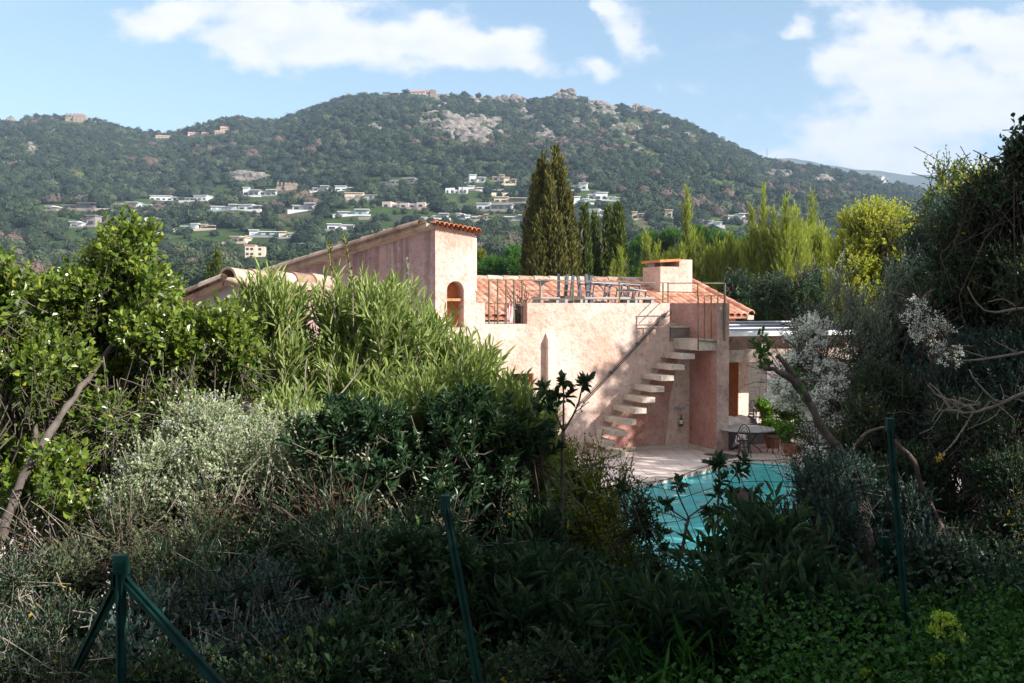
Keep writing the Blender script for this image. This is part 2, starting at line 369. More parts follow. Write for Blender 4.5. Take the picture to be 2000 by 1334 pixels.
# ------------------------------------------------------------------ foliage generators
LEAF = {  # half width at 1/3 and 2/3 of the length
    'lance': (.5, .40), 'ovate': (.52, .42), 'obov': (.32, .52), 'needle': (.5, .35), 'rhomb': (.5, .45)}
def leaves(P, D, Nn, L, Wd, shape='lance', curl=.12):
    """vectorised leaves: 6 verts, 2 quads folded on the midrib"""
    n = len(P); a, b = LEAF[shape]
    D = nrm(D); S = nrm(np.cross(D, Nn)); Nn = np.cross(S, D)
    L = L[:, None]; w = Wd[:, None]
    base = P; tip = P + D * L - Nn * L * curl
    up = Nn * w * .22
    p1 = P + D * L * .33 + Nn * L * curl * .10; p2 = P + D * L * .70 - Nn * L * curl * .28
    V = np.stack([base, p1 - S * w * a + up, p2 - S * w * b + up, tip, p2 + S * w * b + up, p1 + S * w * a + up], 1).reshape(-1, 3)
    i = np.arange(n)[:, None] * 6
    q = np.concatenate([i + np.array([[0, 1, 2, 3]]), i + np.array([[0, 3, 4, 5]])])
    return V, q
def rdir(r, n): return nrm(r.normal(size=(n, 3)))

def shoots(r, blobs, n, shell=.45, low=-.45, upness=.5, rand=.4):
    """start points inside the outer shell of the blob union and outward directions"""
    B = np.array(blobs, float); w = (B[:, 3] * B[:, 4] * B[:, 5]) ** (.75); w /= w.sum()
    k = r.choice(len(B), n, p=w); d = rdir(r, n)
    d[:, 2] = np.where(d[:, 2] < low, -d[:, 2] * .6, d[:, 2]); d = nrm(d)
    s = 1 - shell * r.random(n) ** 1.3
    rad = B[k, 3:6] * s[:, None]
    p = B[k, :3] + d * rad
    out = nrm(d / B[k, 3:6])
    dr = nrm(out + np.array([0, 0, upness]) + rdir(r, n) * rand)
    return p, dr, k
def foliage(r, P0, D0, slen, nleaf, L, Wd, ang=50, shape='lance', bend=.15, whorl=1, t0=.15, tonebias=.25, curl=.12, tipfan=0, pull=0):
    """leaves along curved shoots -> (leaf V, q, tone), shoot paths"""
    n = len(P0); sl = slen * (.6 + .8 * r.random(n))
    k = 4; ts = np.linspace(0, 1, k)
    path = P0[:, None] + D0[:, None] * (ts[None, :, None] * sl[:, None, None])
    path[:, :, 2] += (ts[None] ** 2) * (bend * sl)[:, None]
    path[:, 1:-1] += rdir(r, n * (k - 2)).reshape(n, k - 2, 3) * (.05 * sl)[:, None, None]
    path -= (path[:, -1:] - P0[:, None]) * (pull * (.7 + .35 * r.random((n, 1, 1))))
    m = nleaf
    t = np.linspace(t0, 1, m)[None] + (r.random((n, m)) - .5) * .5 / m; t = np.clip(t, 0, 1)
    if tipfan: t = 1 - (1 - t) * tipfan
    seg = np.minimum((t * (k - 1)).astype(int), k - 2); fr = t * (k - 1) - seg
    ii = np.arange(n)[:, None]
    A = path[ii, seg]; Bp = path[ii, seg + 1]
    P = A + (Bp - A) * fr[..., None]; ax = nrm(Bp - A)
    ref = nrm(np.cross(ax, np.where(np.abs(ax[..., 2:3]) > .85, np.array([1., 0, 0]), np.array([0, 0, 1.]))))
    ref2 = np.cross(ax, ref)
    ph = (np.arange(m)[None] // whorl) * 2.399 + (np.arange(m)[None] % whorl) * (2 * np.pi / whorl) + r.random((n, 1)) * 6.3 + (r.random((n, m)) - .5) * .7
    rad = np.cos(ph)[..., None] * ref + np.sin(ph)[..., None] * ref2
    al = np.radians(ang) * (1.25 - .75 * t) * (.75 + .5 * r.random((n, m)))
    D = ax * np.cos(al)[..., None] + rad * np.sin(al)[..., None]
    Nn = ax * np.sin(al)[..., None] - rad * np.cos(al)[..., None] + rdir(r, n * m).reshape(n, m, 3) * .35
    Ls = L * (.6 + .6 * r.random((n, m))) * (1 - .25 * np.abs(t - .5)); ws = Wd * (.75 + .5 * r.random((n, m)))
    V, q = leaves(P.reshape(-1, 3), D.reshape(-1, 3), Nn.reshape(-1, 3), Ls.ravel(), ws.ravel(), shape, curl)
    tn = r.random(n)[:, None] * .35 + r.random((n, m)) * .45 + tonebias * t ** 2
    tn = np.clip(tn, 0, .94); tn = np.where(r.random((n, m)) < .012, 1., tn)
    return V, q, np.repeat(tn.ravel(), 6), path

def plant(name, label, cat, base, blobs, n, slen, nleaf, L, Wd, lm, sm, seed, ang=50, shape='lance', upness=.5, rand=.4, bend=.15,
          whorl=1, shell=.45, low=-.45, twig=.0025, limb=.02, nlimb=None, tonebias=.25, curl=.12, tipfan=0, t0=.15, group=None,
          flowers=None, pull=1.0, lumps=5, stems='stems', crown='foliage', trunk_pts=None, twigs=True):
    r = np.random.default_rng(seed)
    e = empty(name, base, label, cat, group)
    if lumps:   # break every blob into uneven clumps with gaps between them
        nb_ = []
        for b_ in blobs:
            b_ = np.array(b_, float)
            for q_ in range(lumps):
                d_ = rdir(r, 1)[0]; f_ = r.uniform(.36, .62); nb_.append(np.concatenate([b_[:3] + d_ * b_[3:6] * (1.02 - f_) * r.uniform(.75, 1.05), b_[3:6] * f_ * r.uniform(.75, 1.2, 3)]))
        blobs = [tuple(x) for x in nb_]
    P0, D0, kk = shoots(r, blobs, n, shell, low, upness, rand)
    V, q, tn, path = foliage(r, P0, D0, slen, nleaf, L, Wd, ang, shape, bend, whorl, t0, tonebias, curl, tipfan, pull)
    P0 = path[:, 0]
    mesh_obj(crown, V, [q], lm, e, tn)
    vs, fs, off = [], [], 0
    def put(Vq):
        nonlocal off
        vs.append(Vq[0]); fs.append(Vq[1] + off); off += len(Vq[0])
    if twigs: put(tubes(path, np.linspace(twig * 1.5, twig * .6, 4)[None].repeat(n, 0), 3))
    B = np.array(blobs, float)
    lumps = max(lumps, 1)
    if limb:
        base = np.array(base, float)
        # main limbs: base -> blob centres
        B0 = B; B = B[::max(1, lumps - 1)]; m = len(B); ts = np.linspace(0, 1, 7)[None, :, None]
        jit = np.zeros((m, 7, 3)); jit[:, 1:-1] = r.normal(size=(m, 5, 3)) * .05 * np.linalg.norm(B[:, :3] - base, axis=1)[:, None, None]
        start = base + r.normal(size=(m, 3)) * [limb * 1.5, limb * 1.5, 0]
        main = start[:, None] + (B[:, None, :3] - start[:, None]) * ts + jit
        rr = (limb * (B[:, 3] / B[:, 3].max()) ** .5)[:, None] * np.linspace(1, .35, 7)[None]
        put(tubes(main, rr, 7))
        # secondary limbs to a share of the shoots
        nl = nlimb or max(12, n // 12); c = r.choice(n, nl, replace=False)
        e1 = P0[c]; near_ = np.argmin(np.linalg.norm(B[None, :, :3] - e1[:, None], axis=2), 1); s = main[near_, r.integers(3, 7, nl)]
        mid = (s + e1) / 2 + r.normal(size=(nl, 3)) * .08 * np.linalg.norm(e1 - s, axis=1)[:, None]
        mid2 = (mid + e1) / 2 + r.normal(size=(nl, 3)) * .05 * np.linalg.norm(e1 - s, axis=1)[:, None]
        put(tubes(np.stack([s, (s + mid) / 2, mid, mid2, e1], 1), limb * np.linspace(.38, .12, 5)[None].repeat(nl, 0), 4))
    if vs: mesh_obj(stems, np.concatenate(vs), [np.concatenate(fs)], sm, e, smooth=True)
    if flowers:
        fm, frac, size, npet = flowers
        c = r.choice(n, max(1, int(n * frac)), replace=False); tip = path[c, -1]
        pet = np.repeat(tip, npet, 0) + r.normal(size=(len(c) * npet, 3)) * size * .9
        Vf, qf = leaves(pet, rdir(r, len(pet)), rdir(r, len(pet)), np.full(len(pet), size), np.full(len(pet), size * .8), 'ovate', .1)
        mesh_obj('blossom', Vf, [qf], fm, e, r.random(len(pet)).repeat(6))
    return e
def bl(px, py, D, rx, ry, rd):   # a blob sized in photo pixels at distance D
    c = at(px, py, D); return (c[0], c[1], c[2], rx / F * D, rd, ry / F * D)

# ------------------------------------------------------------------ the setting: ground, hills
SIL = np.array([(-700, 250), (-200, 246), (0, 243), (60, 237), (110, 234), (150, 235), (200, 243), (260, 259), (300, 265), (345, 266), (380, 254), (430, 242),
    (470, 236), (520, 242), (560, 236), (600, 220), (650, 204), (700, 193), (750, 188), (800, 185), (850, 187), (900, 194), (940, 194),
    (970, 203), (1020, 204), (1060, 200), (1100, 195), (1150, 202), (1200, 211), (1250, 216), (1300, 232), (1350, 250), (1400, 275),
    (1450, 298), (1500, 318), (1560, 328), (1620, 336), (1700, 352), (1760, 364), (1820, 382), (1900, 400), (2050, 430), (2400, 470), (3000, 500)], float)
GD = np.array([60, 120, 250, 400, 550, 700, 900, 1200]); GG = np.array([0, .05, .16, .31, .52, .68, .865, 1.])
def fbm(x, y, s, seed, octv=4):
    """value noise"""
    v = 0; a = 1; tot = 0
    for o in range(octv):
        xs, ys = x / s + 17.3 * seed + o * 5.1, y / s + 9.7 * seed - o * 3.3
        xi, yi = np.floor(xs), np.floor(ys); xf, yf = xs - xi, ys - yi
        u, w = xf * xf * (3 - 2 * xf), yf * yf * (3 - 2 * yf)
        h = lambda i, j: np.modf(np.abs(np.sin((xi + i) * 127.1 + (yi + j) * 311.7 + seed) * 43758.5453))[0]
        v = v + a * ((h(0, 0) * (1 - u) + h(1, 0) * u) * (1 - w) + (h(0, 1) * (1 - u) + h(1, 1) * u) * w); tot += a; a *= .5; s = s / 2
    return v / tot - .5
def hill_z(x, y):
    D = np.maximum(y, 60.); c = 1000 + x / D * F
    sil = np.interp(c, SIL[:, 0], SIL[:, 1]); g = np.interp(D, GD, GG)
    base = np.maximum(597 - sil, 60) * g
    z = H + base / F * D - 2.6 * np.clip(1 - (D - 60) / 120, 0, 1) - .5
    amp = np.clip((D - 150) / 500, 0, 1) * np.clip((1200 - D) / 250, 0.12, 1)
    z = z + amp * (fbm(x, D, 170, 3) * 26 + fbm(x, D, 45, 5) * 7)
    back = D > 1200
    zr = H + np.maximum(597 - sil, 60) / F * 1200
    return np.where(back, zr - (D - 1200) * .35, z)
def fine_terrain():
    Ds = np.concatenate([np.linspace(60, 250, 30), np.linspace(256, 1200, 190), [1230, 1300, 1500, 1900]])
    cs = np.linspace(-700, 3000, 460)
    Dg, cg = np.meshgrid(Ds, cs, indexing='ij'); x = (cg - 1000) / F * Dg
    z = hill_z(x, Dg); V = np.stack([x, Dg, z], -1).reshape(-1, 3)
    i = np.arange(len(Ds) - 1)[:, None] * len(cs) + np.arange(len(cs) - 1)[None]; i = i.ravel()
    q = np.stack([i, i + 1, i + 1 + len(cs), i + len(cs)], 1)
    m, nt, b = newmat('maquis hillside')
    n1 = add_noise(nt, .012, 6, .6); n2 = add_noise(nt, .09, 5, .65)
    col = ramp(nt, n1, [(.32, (.035, .055, .018)), (.46, (.05, .085, .022)), (.56, (.065, .095, .03)), (.66, (.13, .105, .07))])
    col = mixc(nt, .6, col, ramp(nt, n2, [(.35, (.5, .5, .5)), (.6, (1.1, 1.1, 1.05))]), 'MULTIPLY')
    nt.links.new(col, b.inputs['Base Color']); b.inputs['Roughness'].default_value = .95; b.inputs['Specular IOR Level'].default_value = .1
    bump(nt, b, n2, .8, 2.0)
    mesh_obj('hill', V, [q], m, None, smooth=True, kind='structure')
fine_terrain()
def far_ridge():
    S = np.array([(1100, 330), (1350, 318), (1500, 312), (1540, 310), (1600, 322), (1660, 333), (1720, 336), (1770, 343), (1830, 342), (1900, 352), (2100, 350), (2500, 380)], float)
    cs = np.linspace(1100, 2500, 240); D0 = 3300.
    sil = np.interp(cs, S[:, 0], S[:, 1]) + fbm(cs, cs * 0, 40, 9) * 6
    rows = []
    for k, (dd, fr) in enumerate([(-1500, 0.02), (-1000, .3), (-500, .66), (-200, .88), (0, 1), (200, .9), (900, .3)]):
        D = D0 + dd; zt = H + (597 - sil) / F * D0 * fr + (fbm(cs, cs * 0 + dd, 60, 4) * 60 if 0 < fr < 1 else 0)
        rows.append(np.stack([(cs - 1000) / F * D, np.full_like(cs, D), zt], 1))
    V = np.concatenate(rows); nC = len(cs)
    i = (np.arange(6)[:, None] * nC + np.arange(nC - 1)[None]).ravel()
    m = m_plain('far wooded ridge', (.05, .07, .04), .95, 0, .5, .01)
    mesh_obj('far_hill', V, [np.stack([i, i + 1, i + 1 + nC, i + nC], 1)], m, None, smooth=True, kind='structure')
far_ridge()

POOL = [gnd(1100, 985), gnd(1466, 899), gnd(1680, 915), gnd(1640, 1130), gnd(1150, 1230)]
def in_pool(x, y, grow=0.6):
    c = np.mean([(p[0], p[1]) for p in POOL], 0); inside = np.ones_like(x, bool)
    n = len(POOL)
    for i in range(n):
        a, b = POOL[i], POOL[(i + 1) % n]; e = np.array([b[0] - a[0], b[1] - a[1]]); l = np.linalg.norm(e); e = e / l
        nn = np.array([e[1], -e[0]]); s = np.sign((c[0] - a[0]) * nn[0] + (c[1] - a[1]) * nn[1])
        inside &= s * ((x - a[0]) * nn[0] + (y - a[1]) * nn[1]) > -grow
    return inside
def ground_z(x, y):
    x = np.asarray(x, float); y = np.asarray(y, float)
    t = np.clip((y - 3.8) / 5.4, 0, 1); t = t * t * (3 - 2 * t)
    z = 1.5 * (1 - t) + np.clip(-x - 1, 0, 4) * -.12 * (1 - t)
    z = z + np.clip((x - 2.2) / 5, 0, 1) * 1.0 * (1 - np.clip((y - 9) / 8, 0, 1))
    z = z + fbm(x, y, 1.7, 2) * .22 * (1 - .75 * np.clip((y - 8) / 6, 0, 1)) - .25 * np.clip((y - 8) / 2, 0, 1)
    z = np.where((y > 10), z - .1, z)
    return z
def near_ground():
    # one sheet, from behind the camera to past the garden, finer close by
    xs = np.concatenate([np.linspace(-90, -12, 24), np.linspace(-11.7, 14, 130), np.linspace(16, 90, 24)])
    ys = np.concatenate([np.linspace(-60, -4, 18), np.linspace(-3.5, 30, 150), np.linspace(33, 120, 30)])
    X, Y = np.meshgrid(xs, ys); Z = ground_z(X, Y)
    Z = np.where(in_pool(X, Y), -2.4, Z)
    Z = np.where(Y > 60, hill_z(X, Y) - 1.0 * np.clip((Y - 70) / 10, -.2, 1), Z)
    V = np.stack([X, Y, Z], -1).reshape(-1, 3); n = len(xs)
    i = (np.arange(len(ys) - 1)[:, None] * n + np.arange(n - 1)[None]).ravel()
    m, nt, b = newmat('leaf litter soil')
    col = ramp(nt, add_noise(nt, 2.2, 8, .72), [(.32, (.022, .017, .012)), (.5, (.06, .043, .03)), (.62, (.11, .08, .05)), (.75, (.05, .07, .02))])
    nt.links.new(col, b.inputs['Base Color']); b.inputs['Roughness'].default_value = .95
    bump(nt, b, add_noise(nt, 9, 6, .7), .9, .06)
    mesh_obj('ground', V, [np.stack([i, i + 1, i + 1 + n, i + n], 1)], m, None, smooth=True, kind='structure')
near_ground()

# pool terrace: one slab with the pool cut out, water below the edge
def deck():
    to3 = lambda a, b, d: np.array([a, b, d])
    out = [hp(u, v, 0)[:2] for u, v in ((-16, 9.8), (-16, -5.5), (15, -5.5), (15, 9.8))]
    m, nt, b = newmat('pale stone paving')
    mp = nt.nodes.new('ShaderNodeMapping'); g = nt.nodes.new('ShaderNodeNewGeometry'); nt.links.new(g.outputs['Position'], mp.inputs[0])
    mp.inputs['Rotation'].default_value = (0, 0, -ha + .3)
    br = nt.nodes.new('ShaderNodeTexBrick'); nt.links.new(mp.outputs[0], br.inputs[0]); br.inputs['Scale'].default_value = 1
    br.inputs['Brick Width'].default_value = .6; br.inputs['Row Height'].default_value = .6; br.inputs['Mortar Size'].default_value = .008; br.offset = 0.5
    br.inputs['Color1'].default_value = (.72, .62, .57, 1); br.inputs['Color2'].default_value = (.65, .56, .52, 1); br.inputs['Mortar'].default_value = (.25, .21, .19, 1)
    col = mixc(nt, .5, br.outputs[0], ramp(nt, add_noise(nt, 1.5, 6, .65), [(.3, (.6, .57, .55)), (.6, (1.05, 1.03, 1))]), 'MULTIPLY')
    nt.links.new(col, b.inputs['Base Color']); b.inputs['Roughness'].default_value = .7
    o = prism('pool_terrace', out, [[(p[0], p[1]) for p in POOL]], to3, 0, -.28, m); o['kind'] = 'structure'
    # pool shell
    mb = MB(); n = len(POOL)
    for i in range(n):
        a, b_ = POOL[i], POOL[(i + 1) % n]; mb.bar((a[0], a[1], -1.0), (b_[0], b_[1], -1.0), .04, 1.9)
    mt = m_plain('teal pool lining', (.02, .30, .30), .5, 0, .1, 1)
    mb.build('pool_basin', mt, kind='structure')
    # coping stones
    mb = MB()
    for i in range(n):
        a, b_ = np.array(POOL[i]), np.array(POOL[(i + 1) % n]); L = np.linalg.norm(b_ - a); k = int(L / .55); e = (b_ - a) / L
        nn = np.array([e[1], -e[0], 0]); c = np.mean(POOL, 0); s = -np.sign((c - a) @ nn)
        for j in range(k):
            p = a + e * (L * (j + .01) / k) + nn * s * .14; q = a + e * (L * (j + .99) / k) + nn * s * .14
            mb.bar(p + HZ * .012, q + HZ * .012, .30, .034, tone=rng.random())
    mb.build('pool_coping', M['stone_tread'], kind='structure')
    # water
    m, nt, b = newmat('teal pool water')
    n1 = add_noise(nt, 1.1, 3, .5, (1, 1.0, 1))
    nt.links.new(ramp(nt, n1, [(.3, (.05, .40, .42)), (.7, (.09, .50, .50))]), b.inputs['Base Color'])
    b.inputs['Roughness'].default_value = .04; b.inputs['IOR'].default_value = 1.45
    bump(nt, b, add_noise(nt, 1.0, 3, .5, (.6, 1.6, 1)), .30, .22)
    mesh_obj('water', [(p[0], p[1], -.07) for p in POOL], [np.arange(n)[None]], m, kind='structure')
    # terracotta paving beyond, under the pergola
    m2 = m_plain('pink terracotta paving', (.48, .29, .24), .75, 0, .2, 3)
    A = gnd(1417, 885.5); B = gnd(1540, 898); e = nrm((B - A)); far = A + e * 9
    pts = [A, far, far - HN * 7, hp(.4, -5.3, 0), hp(.4, 0.9, 0)]
    mesh_obj('pergola_paving', [(p[0], p[1], .004) for p in pts], [np.arange(len(pts))[None]], m2, kind='structure')
    mb = MB(); mb.bar(A + HZ * .03, A + e * 6 + HZ * .03, .22, .05); mb.build('paving_kerb', M['stone_tread'], kind='structure')
deck()

# ------------------------------------------------------------------ the villa
villa = empty('villa', hp(-2, 0, 0), 'pink rendered villa with shed roofed tower, roof terrace and floating outdoor stairs', 'house')
def uv_front(d_off=0): return lambda a, b, d: hp(a, d, b)
def tile_sheet(org, eu, ed, width, length, mat, name, parent, colw=.19, row=.34, amp=.045, seg=6, label=None, slant=0.0, up=None):
    """Roman tiles: covers over channels in overlapping rows. eu along the eave, ed up the slope (unit vectors), org at the eave corner"""
    nrml = nrm(np.cross(eu, ed)); nrml = nrml if nrml[2] > 0 else -nrml
    nc = int(width / colw); nr = int(math.ceil(length / row)); mb = MB(); r = np.random.default_rng(3)
    for j in range(nr):
        s0 = j * row - .05; s1 = min((j + 1) * row + .02, length)
        for i in range(nc):
            tn = r.random(); c = (i + .5) * colw + slant * j * row; dx = r.normal() * .006; V = []
            for s, w_, h_ in ((s0, .60, .022), (s1, .50, -.0)):
                for kx in range(seg + 1):
                    a = math.pi * kx / seg
                    V.append(org + eu * (c + dx + math.cos(a) * colw * w_) + ed * s + nrml * (math.sin(a) * amp * (1.15 if h_ else .95) + h_))
            for kx in range(seg + 1):   # lip thickness
                a = math.pi * kx / seg
                V.append(org + eu * (c + dx + math.cos(a) * colw * .50) + ed * s0 + nrml * (math.sin(a) * amp * .8 + .010))
            n = seg + 1
            q = [[k, k + 1, n + k + 1, n + k] for k in range(seg)] + [[2 * n + k, 2 * n + k + 1, k + 1, k] for k in range(seg)]
            mb.add(V, [np.array(q)], tn)
    # the bed below (channel tiles), toned darker for shadow between the covers
    w = width
    for i in range(nc + 1):
        V = []; c = i * colw
        for s in (-.03, length):
            sl = slant * s
            for x, h_ in ((-.45, .03), (-.2, .005), (.2, .005), (.45, .03)): V.append(org + eu * (c + sl + x * colw) + ed * s + nrml * h_)
        mb.add(V, [np.array([[0, 1, 5, 4], [1, 2, 6, 5], [2, 3, 7, 6]])], r.random() * .5)
    mb.add([org + ed * s + eu * x - nrml * h_ for h_ in (0.0, .09) for s, x in ((0, 0), (0, w), (length, w + slant * length), (length, slant * length))],
           [np.array([[0, 1, 2, 3], [7, 6, 5, 4], [0, 4, 5, 1], [1, 5, 6, 2], [2, 6, 7, 3], [3, 7, 4, 0]])], .3)
    return mb.build(name, mat, parent, smooth=False, label=label)
def ridge_caps(a, b, mat, name, parent, rad=.11, step=.38, label=None):
    a = np.array(a); b = np.array(b); L = np.linalg.norm(b - a); d = (b - a) / L; n = max(1, int(L / step)); mb = MB()
    side = nrm(np.cross(d, HZ)); upv = np.cross(side, d)
    for i in range(n):
        V = []
        for s, rr in ((i * L / n - .03, rad * 1.12), ((i + 1) * L / n + .03, rad * .92)):
            for k in range(9):
                an = math.pi * k / 8; V.append(a + d * s + side * math.cos(an) * rr + upv * math.sin(an) * rr)
        for k in range(9):
            an = math.pi * k / 8; V.append(a + d * (i * L / n - .03) + side * math.cos(an) * rad * .9 + upv * math.sin(an) * rad * .9)
        q = [[k, k + 1, 10 + k, 9 + k] for k in range(8)] + [[18 + k, 19 + k, k + 1, k] for k in range(8)]
        mb.add(V, [np.array(q)], rng.random())
    return mb.build(name, mat, parent, label=label)

def arch(u0, u1, z0, z1, n=8):
    c = (u0 + u1) / 2; r = (u1 - u0) / 2
    return [(u0, z0), (u1, z0)] + [(c + r * math.cos(math.pi * k / n), z1 - r + r * math.sin(math.pi * k / n)) for k in range(n + 1)]
ZP = W(1308, 592)[1]                       # parapet top
uK = W(850, 500)[0]; uR = W(928, 500)[0]; zK = W(850, 440)[1]; zR = W(928, 456)[1]
uo0 = W(947, 633)[0]; uo1 = W(1030, 633)[0]; zo = W(990, 633)[1]
uE = W(1308, 592)[0]
wn0 = W(1000, 780); wn1 = W(1042, 729)
front = [(uK, -.2), (uE + .62, -.2), (uE + .62, 2.32), (uE, 2.32), (uE, ZP), (uo1, ZP), (uo1, zo), (uo0, zo), (uo0, ZP), (uR, ZP), (uR, zR), (uK, zK)]
n0 = W(873, 640); n1_ = W(906, 549)
niche = arch(n0[0], n1_[0], n0[1], n1_[1])
win = [(wn0[0], wn0[1]), (wn1[0], wn0[1]), (wn1[0], wn1[1]), (wn0[0], wn1[1])]
prism('front_wall', front, [niche, win], uv_front(), 0, -.34, M['plaster'], villa)
mb = MB(); mb.hbox(n0[0] - .1, n1_[0] + .1, -.40, -.342, n0[1] - .1, n1_[1] + .1); mb.hbox(n0[0], n1_[0], -.34, -.06, W(890, 583)[1] - .05, W(890, 583)[1])
mb.build('wall_niche', M['plaster_orange_bounce'], villa)  # warm light reflected inside the niche put into its colour
mb = MB(); mb.hbox(wn0[0], wn1[0], -.345, -.30, wn0[1], wn1[1]); mb.build('window', M['window_dark'], villa)
mb = MB(); 
for s in (wn0[0] + .03, wn1[0] - .03, (wn0[0] + wn1[0]) / 2): mb.hbox(s - .025, s + .025, -.295, -.25, wn0[1], wn1[1])
mb.hbox(wn0[0], wn1[0], -.298, -.248, wn1[1] - .06, wn1[1]); mb.build('window_frame', M['wood_dark'], villa)
mb = MB(); mb.hbox(wn1[0] - .015, wn1[0] - .002, -.25, -.01, wn0[1], wn1[1]); mb.build('reveal_bounce_tint', M['plaster_orange_bounce'], villa)  # bounced light on the jamb, put on as a thin orange sheet
# tall buttress pilaster with a bevelled head
p0 = W(1066, 650); p1 = W(1083, 650); pz = p0[1]
mb = MB(); us = p0[0]; ue = p1[0] - .02
mb.add([hp(us, .13, .0), hp(ue, .13, 0), hp(ue, 0.0, 0), hp(us, 0, 0), hp(us, .13, pz - .14), hp(ue, .13, pz - .14), hp(ue, 0, pz), hp(us, 0, pz)],
       [np.array([[0, 3, 2, 1], [4, 5, 6, 7], [0, 1, 5, 4], [1, 2, 6, 5], [2, 3, 7, 6], [3, 0, 4, 7]])])
mb.build('pilaster', M['plaster_pale'], villa)
# tower: shed roof falling away to the left
bA = R(36); WL = np.array([-math.cos(bA), math.sin(bA), 0]); K = hp(uK, 0, 0); Rr = hp(uR, 0, 0)
LS = 7.2; fallrate = .187
def side3(a, b, d): return K + WL * a + np.array([-math.sin(bA), -math.cos(bA), 0]) * d + HZ * b
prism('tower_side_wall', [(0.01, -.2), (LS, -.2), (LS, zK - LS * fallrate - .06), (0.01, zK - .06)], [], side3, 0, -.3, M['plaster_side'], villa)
far = K + WL * LS; farR = Rr + WL * LS
def wallseg(a, b, za, zb, mat, name, th=.3, z0=-.2):
    d = nrm(b - a); nn = np.array([d[1], -d[0], 0])
    return prism(name, [(0, z0), (np.linalg.norm(b - a), z0), (np.linalg.norm(b - a), zb), (0, za)], [], lambda p, q, s: a + d * p + nn * s + HZ * q, 0, th, mat, villa)
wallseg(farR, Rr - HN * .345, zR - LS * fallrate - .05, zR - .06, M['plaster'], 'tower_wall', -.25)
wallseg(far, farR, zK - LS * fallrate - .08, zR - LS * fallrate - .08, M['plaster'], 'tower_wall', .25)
# tower roof: tile columns run up the slope, rows lie parallel to the lit face
eu = nrm(HT + HZ * (zR - zK) / (uR - uK)); ed = nrm(-WL + HZ * fallrate)
org = K + WL * (LS + .2) + HZ * (zK - (LS + .2) * fallrate + .03) - eu * .14
tile_sheet(org, eu, ed, (uR - uK) + .22, (LS + .2) / math.cos(math.atan(fallrate)) - .05, M['tile_old'], 'tower_roof', villa, colw=.1)
# open tile ends over the lit face, in a row that drops to the right
mb = MB(); nE = 10
a0 = np.array(hp(uK - .05, 0, zK + .05)); a1 = np.array(hp(uR + .07, 0, zR + .05)); de = nrm(a1 - a0); Le = np.linalg.norm(a1 - a0)
for i in range(nE):
    c = a0 + de * (Le * (i + .5) / nE); V = []; r0 = Le / nE * .56
    for s, f_ in ((.17, 1.0), (-.5, .85)):
        for k in range(9):
            an = math.pi * k / 8; V.append(c + HN * s + de * math.cos(an) * r0 * f_ + HZ * (math.sin(an) * r0 * 1.15 * f_ - .02 + (.0 if s > 0 else .03)))
    for k in range(9):
        an = math.pi * k / 8; V.append(c + HN * .165 + de * math.cos(an) * r0 * .74 + HZ * (math.sin(an) * r0 * .85 - .02))
    mb.add(V, [np.array([[k, k + 1, 10 + k, 9 + k] for k in range(8)] + [[18 + k, 19 + k, k + 1, k] for k in range(8)])], rng.random())
    V = [c + HN * s + de * x * r0 + HZ * (h_ - .05) for s in (.12, -.45) for x, h_ in ((.5, .05), (.8, .0), (1.2, .0), (1.5, .05))]
    mb.add(V, [np.array([[0, 1, 5, 4], [1, 2, 6, 5], [2, 3, 7, 6]])], .4)
mb.build('roof_edge_tiles', M['tile_red'], villa)
ridge_caps(org + ed * .1 + eu * .0 + HZ * .02, org + ed * (LS + .1) + HZ * .02, M['tile_old'], 'verge_tiles', villa, .09, .5)
# terrace floor, stair side wall (fin), parapet return
ZT = zo - .02
mb = MB(); mb.hbox(uR + .02, uE + .55, -4.4, -.345, ZT - .3, ZT); mb.build('terrace_floor', M['stone_tread'], villa)
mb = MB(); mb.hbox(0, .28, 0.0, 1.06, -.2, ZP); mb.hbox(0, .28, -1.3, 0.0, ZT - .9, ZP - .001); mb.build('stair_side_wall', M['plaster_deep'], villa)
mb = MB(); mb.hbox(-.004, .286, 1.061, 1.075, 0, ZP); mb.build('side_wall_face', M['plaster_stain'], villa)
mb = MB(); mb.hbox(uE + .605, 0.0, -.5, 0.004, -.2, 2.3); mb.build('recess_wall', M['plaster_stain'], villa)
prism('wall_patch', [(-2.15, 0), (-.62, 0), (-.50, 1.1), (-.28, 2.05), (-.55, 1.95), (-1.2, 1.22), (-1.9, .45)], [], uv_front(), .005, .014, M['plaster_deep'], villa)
# skirting along the recess
mb = MB(); mb.hbox(-2.3, -.0, .02, .07, 0, .09); mb.hbox(-.06, -.002, .07, 1.06, 0, .09); mb.build('skirting', M['stone_tread'], villa)
# landing, top riser, floating treads
zl = 2.40
mb = MB(); mb.hbox(uE - .02 + .12, .0, .004, 1.02, zl - .23, zl); mb.build('stair_landing', M['stone_tread'], villa)
mb = MB(); mb.hbox(uE + .04, -.01, -.28, -.02, 2.3, 2.62); mb.build('top_riser', M['concrete'], villa)
mb = MB(); mb.hbox(uE + .03, -.005, -.32, .01, 2.622, 2.66); mb.build('top_step', M['stone_tread'], villa)
tr = [(1292, 688), (1273, 708.5), (1254, 729), (1235, 750), (1217, 770), (1199, 790.5), (1181, 812), (1163, 833), (1145, 853)]
for i, (px, py) in enumerate(tr):
    u, z = W(px, py, .03); mb = MB(); w = .30 + .01 * math.sin(i * 3)
    mb.hbox(u, u + w, -.005, .86 + .02 * math.cos(i * 5), z - .11, z)
    mb.build('stair_tread', M['stone_tread'], villa)
mb = MB()
for px, py in ((1172, 838), (1185, 860)):
    u, z = W(px, py, .5); mb.hbox(u - .03, u + .05, .4, .5, 0, z - .02)
mb.hbox(*(sorted((W(1150, 873, .1)[0], W(1190, 873, .1)[0]))), .02, .8, 0, .14)
